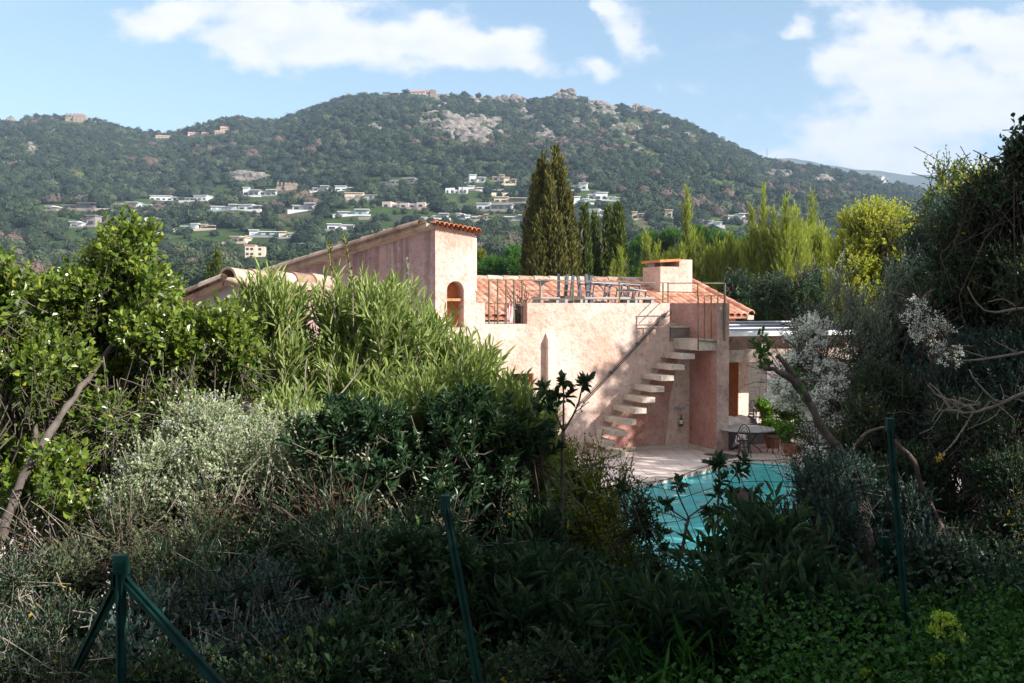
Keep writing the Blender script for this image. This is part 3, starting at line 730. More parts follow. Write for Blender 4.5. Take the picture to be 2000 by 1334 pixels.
mb.build('stair_prop', M['stone_tread'], villa)
# handrail: twin rods with clamps and hooked ends
e = []
for dv, dz in ((0, 0), (0.0, .045)):
    a = W(1140, 788, .09); b = W(1300, 616, .09); e.append(((a[0], a[1] + dz), (b[0], b[1] + dz)))
mb = MB()
for (a, b) in e: mb.tube([hp(a[0], .09, a[1]), hp((a[0] + b[0]) / 2, .09, (a[1] + b[1]) / 2 - .015), hp(b[0], .09, b[1])], .012, 6)
(a, b) = e[0]
mb.tube([hp(a[0], .09, a[1]), hp(a[0] - .06, .1, a[1] - .06), hp(a[0] - .07, .1, a[1] - .13), hp(a[0] - .03, .08, a[1] - .17), hp(a[0] - .0, .0, a[1] - .16)], .012, 6)
mb.tube([hp(b[0], .09, b[1]), hp(b[0] + .05, .1, b[1] + .09), hp(b[0] + .11, .1, b[1] + .10), hp(b[0] + .14, .08, b[1] + .03), hp(b[0] + .14, 0, b[1])], .012, 6)
for t in (.0, .33, .66, .98):
    c = np.array(a) * (1 - t) + np.array(b) * t; mb.tube([hp(c[0], .0, c[1] + .02), hp(c[0], .12, c[1] + .02)], .012, 6)
    mb.bar(hp(c[0] - .03, .09, c[1] + .05), hp(c[0] + .03, .09, c[1] - .0), .03)
mb.build('handrail', M['rail_dark'], villa)
# terrace railing on the parapet: posts and three rails, running on past the stair gap
def rail_run(posts, tops, v, zbase, rails, name, mat, bars=(), zr=None):
    mb = MB()
    us = [W(p, 570, v)[0] for p in posts]
    for u, zt, zb in zip(us, tops, zbase): mb.tube([hp(u, v, zb), hp(u, v, zt)], .017, 8)
    for z0, z1 in rails: mb.bar(hp(us[0], v, z0), hp(us[-1], v, z1), .012, .022)
    mb.build(name, mat, villa)
zt_ = [W(p, y, -.15)[1] for p, y in ((1120, 548), (1210, 550), (1295, 552))]
mb = MB(); vv = -.15
def pz(px, py, v): u, z = W(px, py, v); return hp(u, v, z)
for px, y0 in ((1120, 549), (1210, 550.5), (1295, 552), (1305, 553), (1055, 547)):
    u, z = W(px, y0, vv); mb.tube([hp(u, vv, ZP - .02), hp(u, vv, z)], .016, 8)
for ya, yb in ((547, 552.5), (567, 570), (584, 585)): mb.bar(pz(1032, ya - .5, vv), pz(1306, yb, vv), .012, .02)
for ya, yb in ((553, 553), (570, 571)): mb.bar(pz(1304, ya, vv), pz(1361, yb, .95), .012, .02)
mb.build('terrace_railing', M['rail'], villa)
mb = MB(); vv = -.12
for px in (955, 972, 988.5, 1004, 1020): 
    u, z = W(px, 546.5, vv); mb.tube([hp(u, vv, zo - .01), hp(u, vv, z)], .018, 8)
mb.bar(pz(955, 546.5, vv), pz(1056, 547.5, vv), .012, .02)
mb.bar(pz(1020, 566.5, vv), pz(1056, 567.5, vv), .012, .02)
mb.bar(pz(945, 592.5, -.25), pz(1032, 593, -.25), .012, .02); mb.build('opening_railing', M['rail'], villa)
mb = MB()
for px in (947, 966, 985, 998, 1016): mb.bar(pz(px, 594, -.25), pz(px, 634, -.25), .012)
mb.build('lower_rail', M['rail_dark'], villa)
mb = MB(); vL = 1.0
for px, ya, yb in ((1363.5, 577, 683), (1376, 577, 663), (1389, 577, 663), (1402, 577, 663)): mb.bar(pz(px, ya, vL), pz(px, yb, vL), .022)
u, z = W(1415.5, 553, 1.09); mb.tube([hp(u, 1.095, W(1415, 665, 1.09)[1]), hp(u, 1.095, z)], .022, 8)
u2, _ = W(1363, 553, 1.0); mb.tube([hp(u2, 1.0, W(1363, 580, 1.)[1]), hp(u2, 1.0, W(1363, 553, 1.)[1])], .017, 8)
mb.bar(pz(1361, 577, vL), pz(1416, 578, vL), .014, .02); mb.bar(pz(1361, 553, vL), pz(1416, 553, vL), .014, .02); mb.bar(pz(1361, 570.5, vL), pz(1416, 571, vL), .012, .016)
mb.bar(pz(1363, 665, 1.02), pz(1417, 669, 1.05), .016, .03); mb.build('landing_railing', M['rail'], villa)
# main tiled roof behind the terrace
ue0, ue1 = -4.4, 4.35; ve, vr = -4.0, -7.0; ze, zr_ = 2.84, 3.79
edv = nrm(hp(0, vr, zr_) - hp(0, ve, ze)); Lr = np.linalg.norm(hp(0, vr, zr_) - hp(0, ve, ze))
tile_sheet(hp(ue0, ve + .05, ze), HT, edv, ue1 - ue0, Lr, M['tile'], 'main_roof', villa, colw=.205, row=.36, amp=.08)
edb = nrm(hp(0, vr - 3, ze - .1) - hp(0, vr, zr_))
prism('roof_back_slope', [(ue0, 0), (ue1, 0), (ue1, 3.1), (ue0, 3.1)], [], lambda a, b, d: hp(a, vr, zr_ - .03) + edb * b + HZ * d, 0, -.1, M['tile'], villa)
ridge_caps(hp(ue0, vr, zr_ + .02), hp(ue1, vr, zr_ + .02), M['tile_old'], 'ridge_tiles', villa, .12, .45)
ridge_caps(hp(ue1 + .0, ve + .05, ze + .05), hp(ue1 + .0, vr, zr_ + .05), M['tile'], 'verge_tiles', villa, .10, .4)
mb = MB(); mb.hbox(ue0, ue1 - .35, ve - .35, ve - .15, ZT - .3, ze + .03); mb.hbox(ue1 - .55, ue1 - .35, vr - 2.5, ve - .35, -.2, ze + .1)
mb.hbox(ue0, ue1 - .36, vr - 2.6, vr - 2.4, -.2, ze); mb.hbox(ue0 - .2, ue0, vr - 2.5, ve - .15, -.2, ze + .6); mb.build('upper_wall', M['plaster_orange_bounce'], villa)
mb = MB(); mb.hbox(.3, ue1 - .34, ve - .36, ve - .12, -.2, ZT - .31); mb.build('ground_floor_wall', M['shade_wall'], villa)
mb = MB(); mb.hbox(ue1 - .1, ue1 + .1, ve - .1, ve + .05, ze - .12, ze); mb.bar(hp(ue1 + .02, ve + .02, ze - .08), hp(ue1 + .02, vr, zr_ - .08), .05, .12)
mb.build('verge_board', M['stone_tread'], villa)
# chimney with a slanted cap slab
vc = -5.6; ua, z0 = W(1290, 521, vc); ub, _ = W(1352, 521, vc); zc0 = W(1320, 521, vc)[1]; zc1 = W(1320, 506, vc)[1]
mb = MB(); mb.hbox(ua, ub, vc - 1.0, vc, 3.0, zc0); um = W(1327, 513, vc)[0]; mb.hbox(um, ub, vc - 1.0, vc - .001, zc0, zc1 - .01)
mb.build('chimney', M['plaster'], villa)
mb = MB(); mb.box8([hp(u, v, z) for z_, lst in ((0, 1), (1, 1)) for (u, v, z) in
    [(ua - .03, vc + .03, zc1 - .10 + z_ * .07), (um + .02, vc + .03, zc1 - .06 + z_ * .07), (um + .02, vc - 1.03, zc1 - .06 + z_ * .07), (ua - .03, vc - 1.03, zc1 - .10 + z_ * .07)]])
mb.build('chimney_cap', M['plaster_orange_bounce'], villa)
mb = MB(); mb.hbox(ua + .12, ua + .3, vc - .9, vc - .55, zc0, zc1 - .09); mb.build('chimney_flue', M['alu_pale'], villa)
# wall shower
sh = W(1325, 797, .03)
shw = empty('outdoor_tap', hp(sh[0], .06, sh[1] - .2), 'chrome wall tap with a bottle in a wire holder beneath, in the stair recess', 'tap')
mb = MB(); s0, s1 = sh
for du in (-.09, .09): mb.lathe(hp(s0 + du, .075, s1 - .035), [(.012, 0), (.038, .012), (.04, .045), (.02, .065)], 12)
mb.tube([hp(s0 - .09, .075, s1), hp(s0 + .09, .075, s1)], .016, 8); mb.tube([hp(s0, .07, s1), hp(s0, .12, s1 - .03), hp(s0, .12, s1 - .1)], .014, 8); mb.tube([hp(s0, .02, s1), hp(s0, .075, s1)], .02, 8)
mb.build('tap', M['alu_pale'], shw)
mb = MB(); cz = s1 - .37; cx = s0 + .03
mb.lathe(hp(cx, .1, cz), [(.04, 0), (.04, .12), (.015, .19), (.015, .24)], 14); mb.build('bottle', M['bottle'], shw); mb = MB(); mb.lathe(hp(cx, .1, cz + .04), [(.042, 0), (.042, .07)], 14); mb.build('bottle_label', M['white_metal'], shw)
mb = MB(); 
for dz in (-.02, .06): mb.lathe(hp(cx, .1, cz + dz), [(.046, 0), (.05, .006), (.046, .012)], 14)
mb.bar(hp(cx, .02, cz - .015), hp(cx, .1, cz - .015), .05, .012); mb.build('bottle_holder', M['rail_dark'], shw)

# ------------------------------------------------------------------ low annexe with a ridge roof, left of the tower
annex = empty('annexe', at(520, 900, 15), 'low grey outbuilding with pale old ridge tiles behind the oleander', 'outbuilding')
Aa = at(447, 545, 14.6); Ab = at(640, 556, 16.6); ad_ = nrm(Ab - Aa); an_ = nrm(np.array([ad_[1], -ad_[0], 0]))
an_ = an_ if an_[1] < 0 else -an_
ridge_caps(Aa, Ab, M['tile_old'], 'ridge_tiles', annex, .16, .42)
sd_ = nrm(an_ - HZ * .30); tile_sheet(Aa + sd_ * .55 - ad_ * .12, nrm(ad_), -sd_, np.linalg.norm(Ab - Aa) + .1, .5, M['tile_old'], 'roof', annex)
sb_ = nrm(-an_ - HZ * .30)
prism('back_slope', [(0, 0), (2.0, 0), (2.0, 1.2), (0, 1.2)], [], lambda a, b, d: Aa + ad_ * a - ad_ * .12 + sb_ * b + HZ * (d - .03), 0, -.08, M['tile_old'], annex)
ridge_caps(Aa + sb_ * 1.2 - ad_ * .1, Aa - ad_ * .12, M['tile_old'], 'verge_tiles', annex, .08, .4)
gb = [Aa + sd_ * 1.6, Aa + sb_ * 2.1]
prism('gable_wall', [(-.45, -3.4), (1.05, -3.4), (1.05, -.38), (0, -.06), (-.45, -.20)], [], lambda a, b, d: Aa - an_ * a + HZ * b + ad_ * d, 0, -.2 + .4, M['grey_wall'], annex)
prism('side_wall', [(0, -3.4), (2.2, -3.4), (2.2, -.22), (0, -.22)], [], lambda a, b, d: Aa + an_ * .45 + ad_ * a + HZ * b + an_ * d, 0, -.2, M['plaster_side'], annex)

# ------------------------------------------------------------------ pergola with slatted awning roof
per = empty('pergola', hp(3, -1.5, 0), 'flat roofed pergola of white slats on concrete beams, right of the stairs', 'pergola')
zg = W(1440, 655, .4)[1]
mb = MB(); mb.hbox(.30, 5.3, .30, .42, zg - .02, zg + .06); mb.build('gutter', M['white_metal'], per)
nS = 4
for i in range(nS):
    v0 = .1 - i * 1.05
    mb = MB(); z = zg + .055 + i * .055; mb.hbox(.30, 5.2, v0 - .08, v0, z, z + .022); mb.build('roof_slat', M['white_metal'], per)
mb = MB(); mb.box8([hp(u_, v_, z_ + d_) for d_ in (0, .015) for u_, v_, z_ in ((.30, .28, zg + .015), (5.2, .28, zg + .015), (5.2, -3.4, zg + .225), (.30, -3.4, zg + .225))]); mb.build('roof_panel', M['glass_dark'], per)
mb = MB(); zb = W(1450, 707, .2)[1]; zbt = W(1450, 683, .2)[1]
mb.hbox(.29, 5.2, 0.0, .26, zb, zbt); mb.build('front_beam', M['concrete'], per)
mb = MB(); mb.hbox(.29, 5.2, -.3, -.05, zbt + .001, zg + .03); mb.build('upper_beam', M['plaster_stain'], per)
for k in range(5):
    mb = MB(); u = .55 + k * 1.15; mb.hbox(u, u + .16, -3.9, .24, zbt + .002, zbt + .12); mb.build('cross_beam', M['concrete'], per)
pa = W(1443, 708, -.9)[0]; pb = W(1462.5, 708, -.9)[0]
mb = MB(); mb.hbox(pa, pb + .0, -1.35, -.9, 0, zbt); mb.build('pillar', M['plaster_pale'], per)
mb = MB(); mb.hbox(pa - .012, pa - .001, -1.34, -.91, 0, zbt - .01); mb.build('pillar_bounce_tint', M['plaster_orange_bounce'], per)  # warm bounce on the pillar's left face, laid on as orange
for uu in (4.6,):
    mb = MB(); mb.hbox(uu, uu + .35, -.1, .25, 0, zb); mb.build('pillar', M['plaster_stain'], per)
# mauve doors in the back wall
mb = MB(); d0 = W(1497, 740, ve - .1)[0]; d1 = W(1532, 740, ve - .1)[0]; mb.hbox(d0, d1 , ve - .12, ve - .08, 0, 1.75)
mb.build('door_panel', M['mauve_panel'], villa)

# ------------------------------------------------------------------ houses and landmarks on the hill
_D = np.linspace(130, 1195, 1400)
def on_hill(px, py):
    """distance where the hillside is seen at this pixel"""
    x = (px - 1000) / F * _D; z = hill_z(x, _D); y = 597 - (z - H) / _D * F
    i = np.argmax(y <= py)
    return _D[i] if (y <= py).any() else 1190.0
HOUSE_ZONES = []
def house(px0, px1, pyt, pyb, wall, kind, label, cat='house', roofm=None, seed=0, group='villas on the hillside'):
    r = np.random.default_rng(seed + int(px0 * 7 + pyb)); pc = (px0 + px1) / 2; D = on_hill(pc, pyb)
    w = (px1 - px0) / F * D; h = max((pyb - pyt) / F * D, 2.2); c = at(pc, pyb, D); HOUSE_ZONES.append((px0, px1, pyt, pyb, D))
    e = empty('hillside_house' if cat == 'house' else cat.replace(' ', '_'), c, label, cat, group if cat == 'house' else None); dep = max(5, w * .45); rz = (r.random() - .5) * .5
    ca, sa = math.cos(rz), math.sin(rz)
    def bx(mb, x0, x1, y0, y1, z0, z1):
        mb.box8([(c[0] + x * ca - y * sa, c[1] + x * sa + y * ca, c[2] + z) for z in (z0, z1) for x, y in ((x0, y0), (x1, y0), (x1, y1), (x0, y1))])
    def part(n, m, *b): mb = MB(); bx(mb, *b); return mb.build(n, m, e)
    hw = w / 2; win = M['window_dark'] if kind != 'glass' else M['pale_glass']
    sl = roofm or wall
    if kind in ('flat', 'glass', 'red'):
        k = r.uniform(-.35, .35) * hw; ha_ = h; hb = h * r.uniform(.62, .8); left = r.random() < .5
        za, zb_ = (ha_, hb) if left else (hb, ha_)
        part('wall', wall, -hw, k, 0, dep, -3, za - .3); part('wall', wall, k + .02, hw, r.uniform(-2.5, 1.5), dep - .5, -3, zb_ - .3)
        part('roof', sl, -hw - .4, k + .3, -.8, dep + .2, za - .3, za); part('roof', sl, k + .35, hw + .5, -3.2, dep - .2, zb_ - .3, zb_ - .02)
        nw = max(2, min(6, int(w / 3.2)))
        for i in range(nw):
            x = -hw + w * (i + .5) / nw; ww = w / nw * r.uniform(.22, .36); y = -.06 if x < k else -2.6
            if abs(x - k) < ww: continue
            part('window', M['red_panel'] if (kind == 'red' and i % 2) else win, x - ww, x + ww, y, y + .3, hb * .15, hb * .62)
        part('terrace', M['grey_wall'] if r.random() < .5 else wall, -hw - 2, hw + 1.5, -5.0, -3.3, -3.2, -.1)
    elif kind == 'steps':
        z0 = 0
        for i in range(5):
            a, b_ = -hw + w * i / 5, -hw + w * (i + 1) / 5 + .01; hh = h * r.uniform(.6, 1)
            part('wall', wall, a, b_, r.uniform(-1.5, 1), dep, -3, hh); part('window', win, (a * .7 + b_ * .3), (a * .3 + b_ * .7), -1.7, -1.2, hh * .2, hh * .6)
    elif kind == 'old':
        part('wall', wall, -hw, .1 * hw, 0, dep, -1, h); part('wall', wall, .1 * hw, hw, .8, dep, -1, h * .93)
        for x in (-.75, -.3, .5):
            for z in (.2, .62): part('window', win, hw * x - .5, hw * x + .5, -.05 if x < .1 else .75, 1, h * z, h * (z + .2))
        part('roof', roofm or M['far_roof'], -hw - .3, .1 * hw, -.3, dep + .3, h, h + .4)
        part('wall', M['grey_wall'], -hw * 2.2, -hw, 2, dep, -1, h * .45)
    elif kind == 'gable':
        V = [(x, y, z) for x in (-hw, hw) for y, z in ((-.6, h * .62), (dep / 2, h), (dep + .6, h * .62), (dep / 2, h * .62))]
        part('wall', wall, -hw + .3, hw - .3, 0, dep, -3, h * .63)
        mb = MB(); mb.add([(c[0] + x * ca - y * sa, c[1] + x * sa + y * ca, c[2] + z) for x, y, z in V], [np.array([[0, 1, 5, 4], [1, 2, 6, 5], [2, 3, 7, 6], [3, 0, 4, 7], [0, 3, 2, 1], [4, 5, 6, 7]])])
        mb.build('roof', roofm or M['far_roof'], e)
        for x in (-.5, 0, .5): part('window', win, hw * x - .6, hw * x + .6, -.05, .3, h * .2, h * .42)
    elif kind == 'ruin':
        part('wall', wall, -hw, -hw * .2, 0, dep, -3, h * .8); part('wall', wall, -hw * .2, hw, -1, dep - 1, -3, h)
        mb = MB()
        for i in range(5): x = -hw * .9 + w * i / 5.3; bx(mb, x, x + w * .08, -1.2, -.4, h * .75, h * 1.08)
        mb.build('parapet', wall, e); part('window', win, -.5 * hw, -.3 * hw, -.1, .3, h * .25, h * .5)
    return e
WH, CR, PK, GY, SW = M['white_wall'], M['cream_wall'], M['pink_wall'], M['grey_wall'], M['stone_wall']
HL = [
 (88, 118, 402, 410, WH, 'flat', 'low white house, leftmost on the hillside'),
 (122, 189, 397, 408, GY, 'flat', 'dark brown and white bungalow second from the left on the hillside'),
 (220, 270, 395, 405, WH, 'flat', 'long pale house above the leafy treetop on the left'),
 (268, 297, 400, 407, WH, 'flat', 'small white annexe at the right end of the pale house above the left treetop'),
 (294, 357, 382, 392, WH, 'flat', 'white two part villa, left one of the high pair left of the shed roof'),
 (360, 408, 382, 392, WH, 'flat', 'white villa with dark windows, right one of the high pair left of the shed roof'),
 (137, 165, 432, 443, WH, 'flat', 'white flat house beside the dark mauve block at the far left'),
 (160, 190, 421, 441, GY, 'flat', 'dark mauve block with a tan side at the far left'),
 (413, 462, 399, 411, WH, 'glass', 'bluish glazed left half of the long villa row in the middle of the slope'),
 (464, 511, 399, 410, WH, 'flat', 'white right half of the long villa row with dark arched openings'),
 (354, 390, 437, 448, WH, 'glass', 'pale villa with blue glass below the long villa row'),
 (391, 423, 438, 447, CR, 'flat', 'cream annexe beside the pale blue glazed villa'),
 (475, 507, 366, 383, WH, 'flat', 'white villa with black balcony under the rocky knoll'),
 (508, 540, 371, 382, WH, 'flat', 'lower white wing right of the black balconied villa'),
 (540, 580, 358, 374, SW, 'ruin', 'brown stone walled house with dark block right of the black balconied villa'),
 (611, 642, 363, 374, WH, 'flat', 'white box house above the bright green field'),
 (655, 688, 363, 373, WH, 'flat', 'open white pavilion house right of the green field'),
 (572, 614, 397, 411, WH, 'flat', 'white house with a dark upper window band below the green field'),
 (488, 540, 449, 461, WH, 'glass', 'long low house with a blue glazed front above the tan farmhouse'),
 (545, 578, 452, 464, CR, 'glass', 'cream house with a bright blue front right of the glazed low house'),
 (451, 484, 461, 473, CR, 'flat', 'small cream walled house left above the tan farmhouse'),
 (479, 516, 480, 503, CR, 'old', 'old tan two storey farmhouse low on the slope left of the shed roof'),
 (640, 691, 437, 449, WH, 'flat', 'blank white house just above the shed roof slope'),
 (256, 270, 422, 433, CR, 'flat', 'tiny tan hut behind the left treetop'),
 (290, 315, 425, 435, GY, 'flat', 'small grey hut right of the left treetop'),
 (761, 812, 349, 359, WH, 'red', 'long white villa with red shutters high above the shed roof'),
 (674, 737, 376, 390, CR, 'glass', 'wide beige villa with a long glass front above the shed roof'),
 (745, 833, 391, 408, PK, 'steps', 'large pale pink stepped villa complex above the shed roof'),
 (661, 719, 409, 420, WH, 'glass', 'low villa with a pale blue glass front left of the pink complex'),
 (917, 947, 341, 356, WH, 'flat', 'cream white cube house highest above the tower'),
 (962, 985, 342, 354, CR, 'flat', 'cream house behind a bank left of the tall cypress'),
 (984, 1008, 346, 360, CR, 'flat', 'stepped cream house just left of the tall cypress top'),
 (870, 913, 365, 380, WH, 'steps', 'white villa with low stepped blocks above the tower'),
 (914, 942, 363, 373, WH, 'flat', 'small white villa with dark windows between the cube house and the stepped one'),
 (931, 1001, 396, 410, WH, 'flat', 'long white villa with a deep dark veranda right of the tower'),
 (965, 1028, 384, 396, CR, 'flat', 'low house on a tan cut bank left of the tall cypress'),
 (847, 875, 417, 427, WH, 'flat', 'white block directly behind the tower top'),
 (892, 907, 416, 427, WH, 'flat', 'tiny white house right behind the tower tiles'),
 (908, 930, 420, 430, WH, 'flat', 'small white house, left one of three in a row beside the tower top'),
 (936, 952, 419, 429, CR, 'flat', 'small cream house, middle of three in a row beside the tower top'),
 (985, 1022, 420, 430, WH, 'flat', 'white house with a brown tower touching the tall cypress on its left'),
 (740, 773, 446, 456, WH, 'flat', 'white house just peeping over the middle of the shed roof'),
 (1115, 1147, 358, 371, WH, 'flat', 'flat white villa touching the right side of the tall cypress, highest there'),
 (1148, 1185, 376, 391, WH, 'flat', 'white villa with an overhanging roof right of the tall cypress'),
 (1186, 1210, 384, 392, WH, 'flat', 'low white wall house stepping down right of the overhanging villa'),
 (1121, 1150, 384, 397, WH, 'glass', 'white house with bluish windows between the cypresses'),
 (1150, 1181, 408, 420, WH, 'flat', 'white house half hidden behind the small cypresses'),
 (1235, 1256, 413, 428, CR, 'flat', 'tan house right of the small cypresses'),
 (1288, 1313, 410, 424, CR, 'flat', 'cream house with a veranda left of the single feathery spire'),
 (1362, 1384, 428, 441, GY, 'flat', 'grey house right behind the single feathery spire'),
 (1385, 1409, 430, 441, WH, 'glass', 'pale blue white house beside the grey one right of the feathery spire'),
 (1421, 1455, 417, 431, WH, 'flat', 'white villa with a flat roof left of the tall feathery trees'),
]
for i, a in enumerate(HL): house(*a, seed=i)
for a in [
 (1721, 1733, 344, 357, WH, 'flat', 'tiny white house alone on the right hand ridge'),
 (129, 165, 223, 240, SW, 'ruin', 'square ruined stone fort on the left summit', 'stone fort'),
 (304, 331, 263, 272, M['cream_wall'], 'gable', 'pink roofed cottage in the left saddle of the ridge'),
 (367, 390, 257, 266, PK, 'gable', 'left one of the pink roofed houses below the small hilltop'),
 (392, 409, 257, 266, PK, 'gable', 'middle one of the pink roofed houses below the small hilltop'),
 (419, 438, 254, 264, PK, 'gable', 'right one of the pink roofed houses below the small hilltop'),
 (430, 449, 246, 258, CR, 'gable', 'cream chapel on the small hilltop', 'chapel'),
 (747, 779, 180, 190, GY, 'flat', 'low dark ruin left of the summit village'),
 (801, 832, 174, 188, PK, 'gable', 'pale summit house with a pink roof'),
 (832, 852, 177, 192, SW, 'ruin', 'brown stone ruin right of the pale summit house'),
 (1148, 1171, 196, 204, SW, 'ruin', 'low stone wall ruin right of the white rock peak'),
 (1237, 1249, 203, 214, SW, 'ruin', 'small stone hut on the right shoulder of the summit'),
]:
    a = list(a); cat = a[7] if len(a) > 7 else 'house'
    house(*a[:7], cat=cat, roofm=M['far_roof'] if a[5] == 'gable' else None, group='buildings along the ridge')
def hill_wall(px0, px1, py, label, mat='grey_wall', h=1.6):
    pts = []
    for px in np.linspace(px0, px1, 8): D_ = on_hill(px, py); pts.append(at(px, py, D_))
    mb = MB()
    for a, b in zip(pts[:-1], pts[1:]): mb.bar(np.array(a) + HZ * (h / 2 - .8), np.array(b) + HZ * (h / 2 - .8), .5, h + 1.2)
    tag(mb.build('terrace_bank', M[mat]), label, 'retaining wall', 'retaining walls between the hillside villas')
for a_ in [(735, 910, 359, 'long grey bank wall under the white villa with red shutters'), (620, 700, 357, 'pale wall above the white pavilion houses', 'pink_wall'), (560, 660, 426, 'brown terrace wall above the blank white house', 'stone_wall'),
           (100, 220, 412, 'low wall under the leftmost bungalows', 'stone_wall'), (900, 1000, 374, 'grey wall between the cube house and the veranda villa'), (960, 1030, 384, 'tan cut bank wall left of the tall cypress', 'cream_wall', 2.4),
           (700, 850, 430, 'grey terrace wall just above the shed roof', 'grey_wall', 1.8), (520, 600, 378, 'brown wall right of the black balconied villa', 'stone_wall', 2.2), (1190, 1290, 352, 'thin track wall on the slope right of the tallest cypress', 'stone_wall')]: hill_wall(*a_)
# utility poles and the mast
def pole(px, pyt, pyb, D, label, name, cat, w=.12, cross=True):
    b = at(px, pyb, D); t = at(px, pyt, D); e = empty(name, b, label, cat)
    mb = MB(); mb.tube([b - HZ * 2, (b + t) / 2, t], [w, w * .8, w * .6], 6); mb.build('pole', M['alu_pale'] if cross else M['rail_dark'], e)
    mb = MB()
    if cross: mb.bar(t - [1.2, 0, .4], t + [1.2, 0, -.4], .18)
    else:
        for k in range(4): z = t - HZ * (1.5 + k * 3); mb.bar(z - [.8, 0, 0], z + [.8, 0, 0], .12)
    mb.build('crossarm', M['alu_pale'] if cross else M['rail_dark'], e)
pole(589, 473, 491, 330, 'pale utility pole with a crossarm right of the tan farmhouse', 'utility_pole', 'pole')
pole(706, 461, 473, 360, 'utility pole showing just above the shed roof', 'utility_pole', 'pole')
pole(368, 398, 413, 520, 'thin dark pole left of the long villa row', 'utility_pole', 'pole')
pole(1498, 290, 322, 1190, 'thin lattice antenna mast on the right skyline', 'antenna_mast', 'mast', .3, False)

# rocks
_bm = bmesh.new(); bmesh.ops.create_icosphere(_bm, subdivisions=2, radius=1)
RKB = np.array([v.co[:] for v in _bm.verts]); RKT = np.array([[v.index for v in f.verts] for f in _bm.faces]); _bm.free()
mr, nt, b = newmat('granite'); 
col = ramp(nt, add_noise(nt, .22, 8, .7), [(.3, (.09, .08, .075)), (.48, (.20, .175, .155)), (.6, (.30, .265, .235)), (.75, (.40, .35, .30))])
nt.links.new(col, b.inputs['Base Color']); b.inputs['Roughness'].default_value = .95; bump(nt, b, add_noise(nt, .5, 8, .7), 1, 1.5); M['granite'] = mr
RK = [(850, 215, 26, 12, 9, 'pale granite rocks just below the summit village'), (905, 250, 45, 26, 26, 'widest pale granite scree in the middle of the slope'), (935, 275, 32, 10, 8, 'low tongue of pale granite at the foot of the scree'),
 (1065, 262, 24, 12, 9, 'scattered pale rocks above the tall cypress'), (1238, 262, 22, 30, 13, 'tall grey brown cliff on the right of the summit'), (1205, 250, 18, 22, 8, 'darker crag left of the tall cliff'),
 (1350, 268, 26, 9, 8, 'grey crags on the right shoulder'), (930, 200, 18, 9, 6, 'rounded crag left of the twin rocky crests'), (995, 200, 30, 7, 8, 'low white rock crest on the skyline'),
 (1100, 189, 19, 12, 8, 'white domed rock peak on the skyline'), (1170, 211, 24, 10, 8, 'grey crag right below the white peak'), (1265, 218, 22, 9, 7, 'broken crag on the falling right skyline'),
 (68, 292, 16, 12, 6, 'pale rock patch on the left slope'), (18, 265, 20, 8, 6, 'brown rocks at the left edge of the slope'), (40, 242, 22, 5, 5, 'row of boulders on the left skyline'),
 (488, 348, 32, 9, 8, 'tan rocky knoll above the black balconied villa'), (1520, 342, 30, 9, 8, 'pale rocks on the right slope behind the feathery trees'), (1612, 352, 30, 6, 6, 'low pale rock band on the right slope'),
 (1035, 232, 14, 10, 5, 'small crag below the skyline between the crests'), (832, 238, 16, 12, 8, 'pale rocks at the left edge of the wide scree'), (965, 245, 20, 9, 8, 'scattered rocks right of the wide scree'), (1192, 222, 22, 10, 8, 'grey rocks between the white peak and the cliff'), (1300, 252, 18, 8, 6, 'crag between the cliff and the right shoulder'), (1395, 288, 16, 6, 5, 'small rocks lower on the right shoulder'), (1015, 218, 18, 6, 6, 'rock band just under the saddle between the crests'), (1125, 238, 14, 7, 5, 'rocks in the woods under the white peak'), (860, 192, 18, 6, 6, 'rocks right under the summit houses'), (730, 250, 10, 5, 4, 'lone pale rocks in the woods left of the scree'), (110, 262, 14, 6, 5, 'pale rocks below the ruined fort'),
 (690, 392, 14, 8, 5, 'grey boulders below the beige villa'), (180, 245, 12, 6, 4, 'boulders beside the ruined fort')]
ROCKZ = []
for i, (px, py, rx, ry, n, lab) in enumerate(RK):
    r = np.random.default_rng(50 + i); D = on_hill(px, py + ry * .3); c = at(px, py, D - 1)
    ROCKZ.append((px, py, rx, ry)); rad = rx / F * D
    e = empty('rock_outcrop', c, lab, 'rocks')
    for _ in range(int(n * 3)):
        ppx = px + r.normal() * rx * .55; ppy = py + r.normal() * ry * .5; D2 = on_hill(ppx, ppy)
        if D2 >= 1189: D2 = 1170
        rk_ = max(3.4, rad * .42) * r.uniform(.3, 1.0); mb = MB(); d_ = np.abs(RKB @ rdir(r, 8).T).max(1) ** 3
        V = RKB * (.55 + .6 * d_)[:, None] * rk_ * np.array([r.uniform(.8, 1.5), 1, r.uniform(.5, 1.0)]) + r.normal(size=RKB.shape) * rk_ * .03
        mb.add(at(ppx, ppy, D2) + HZ * .6 + V, [RKT], r.random()); mb.build('boulder', M['granite'], e)

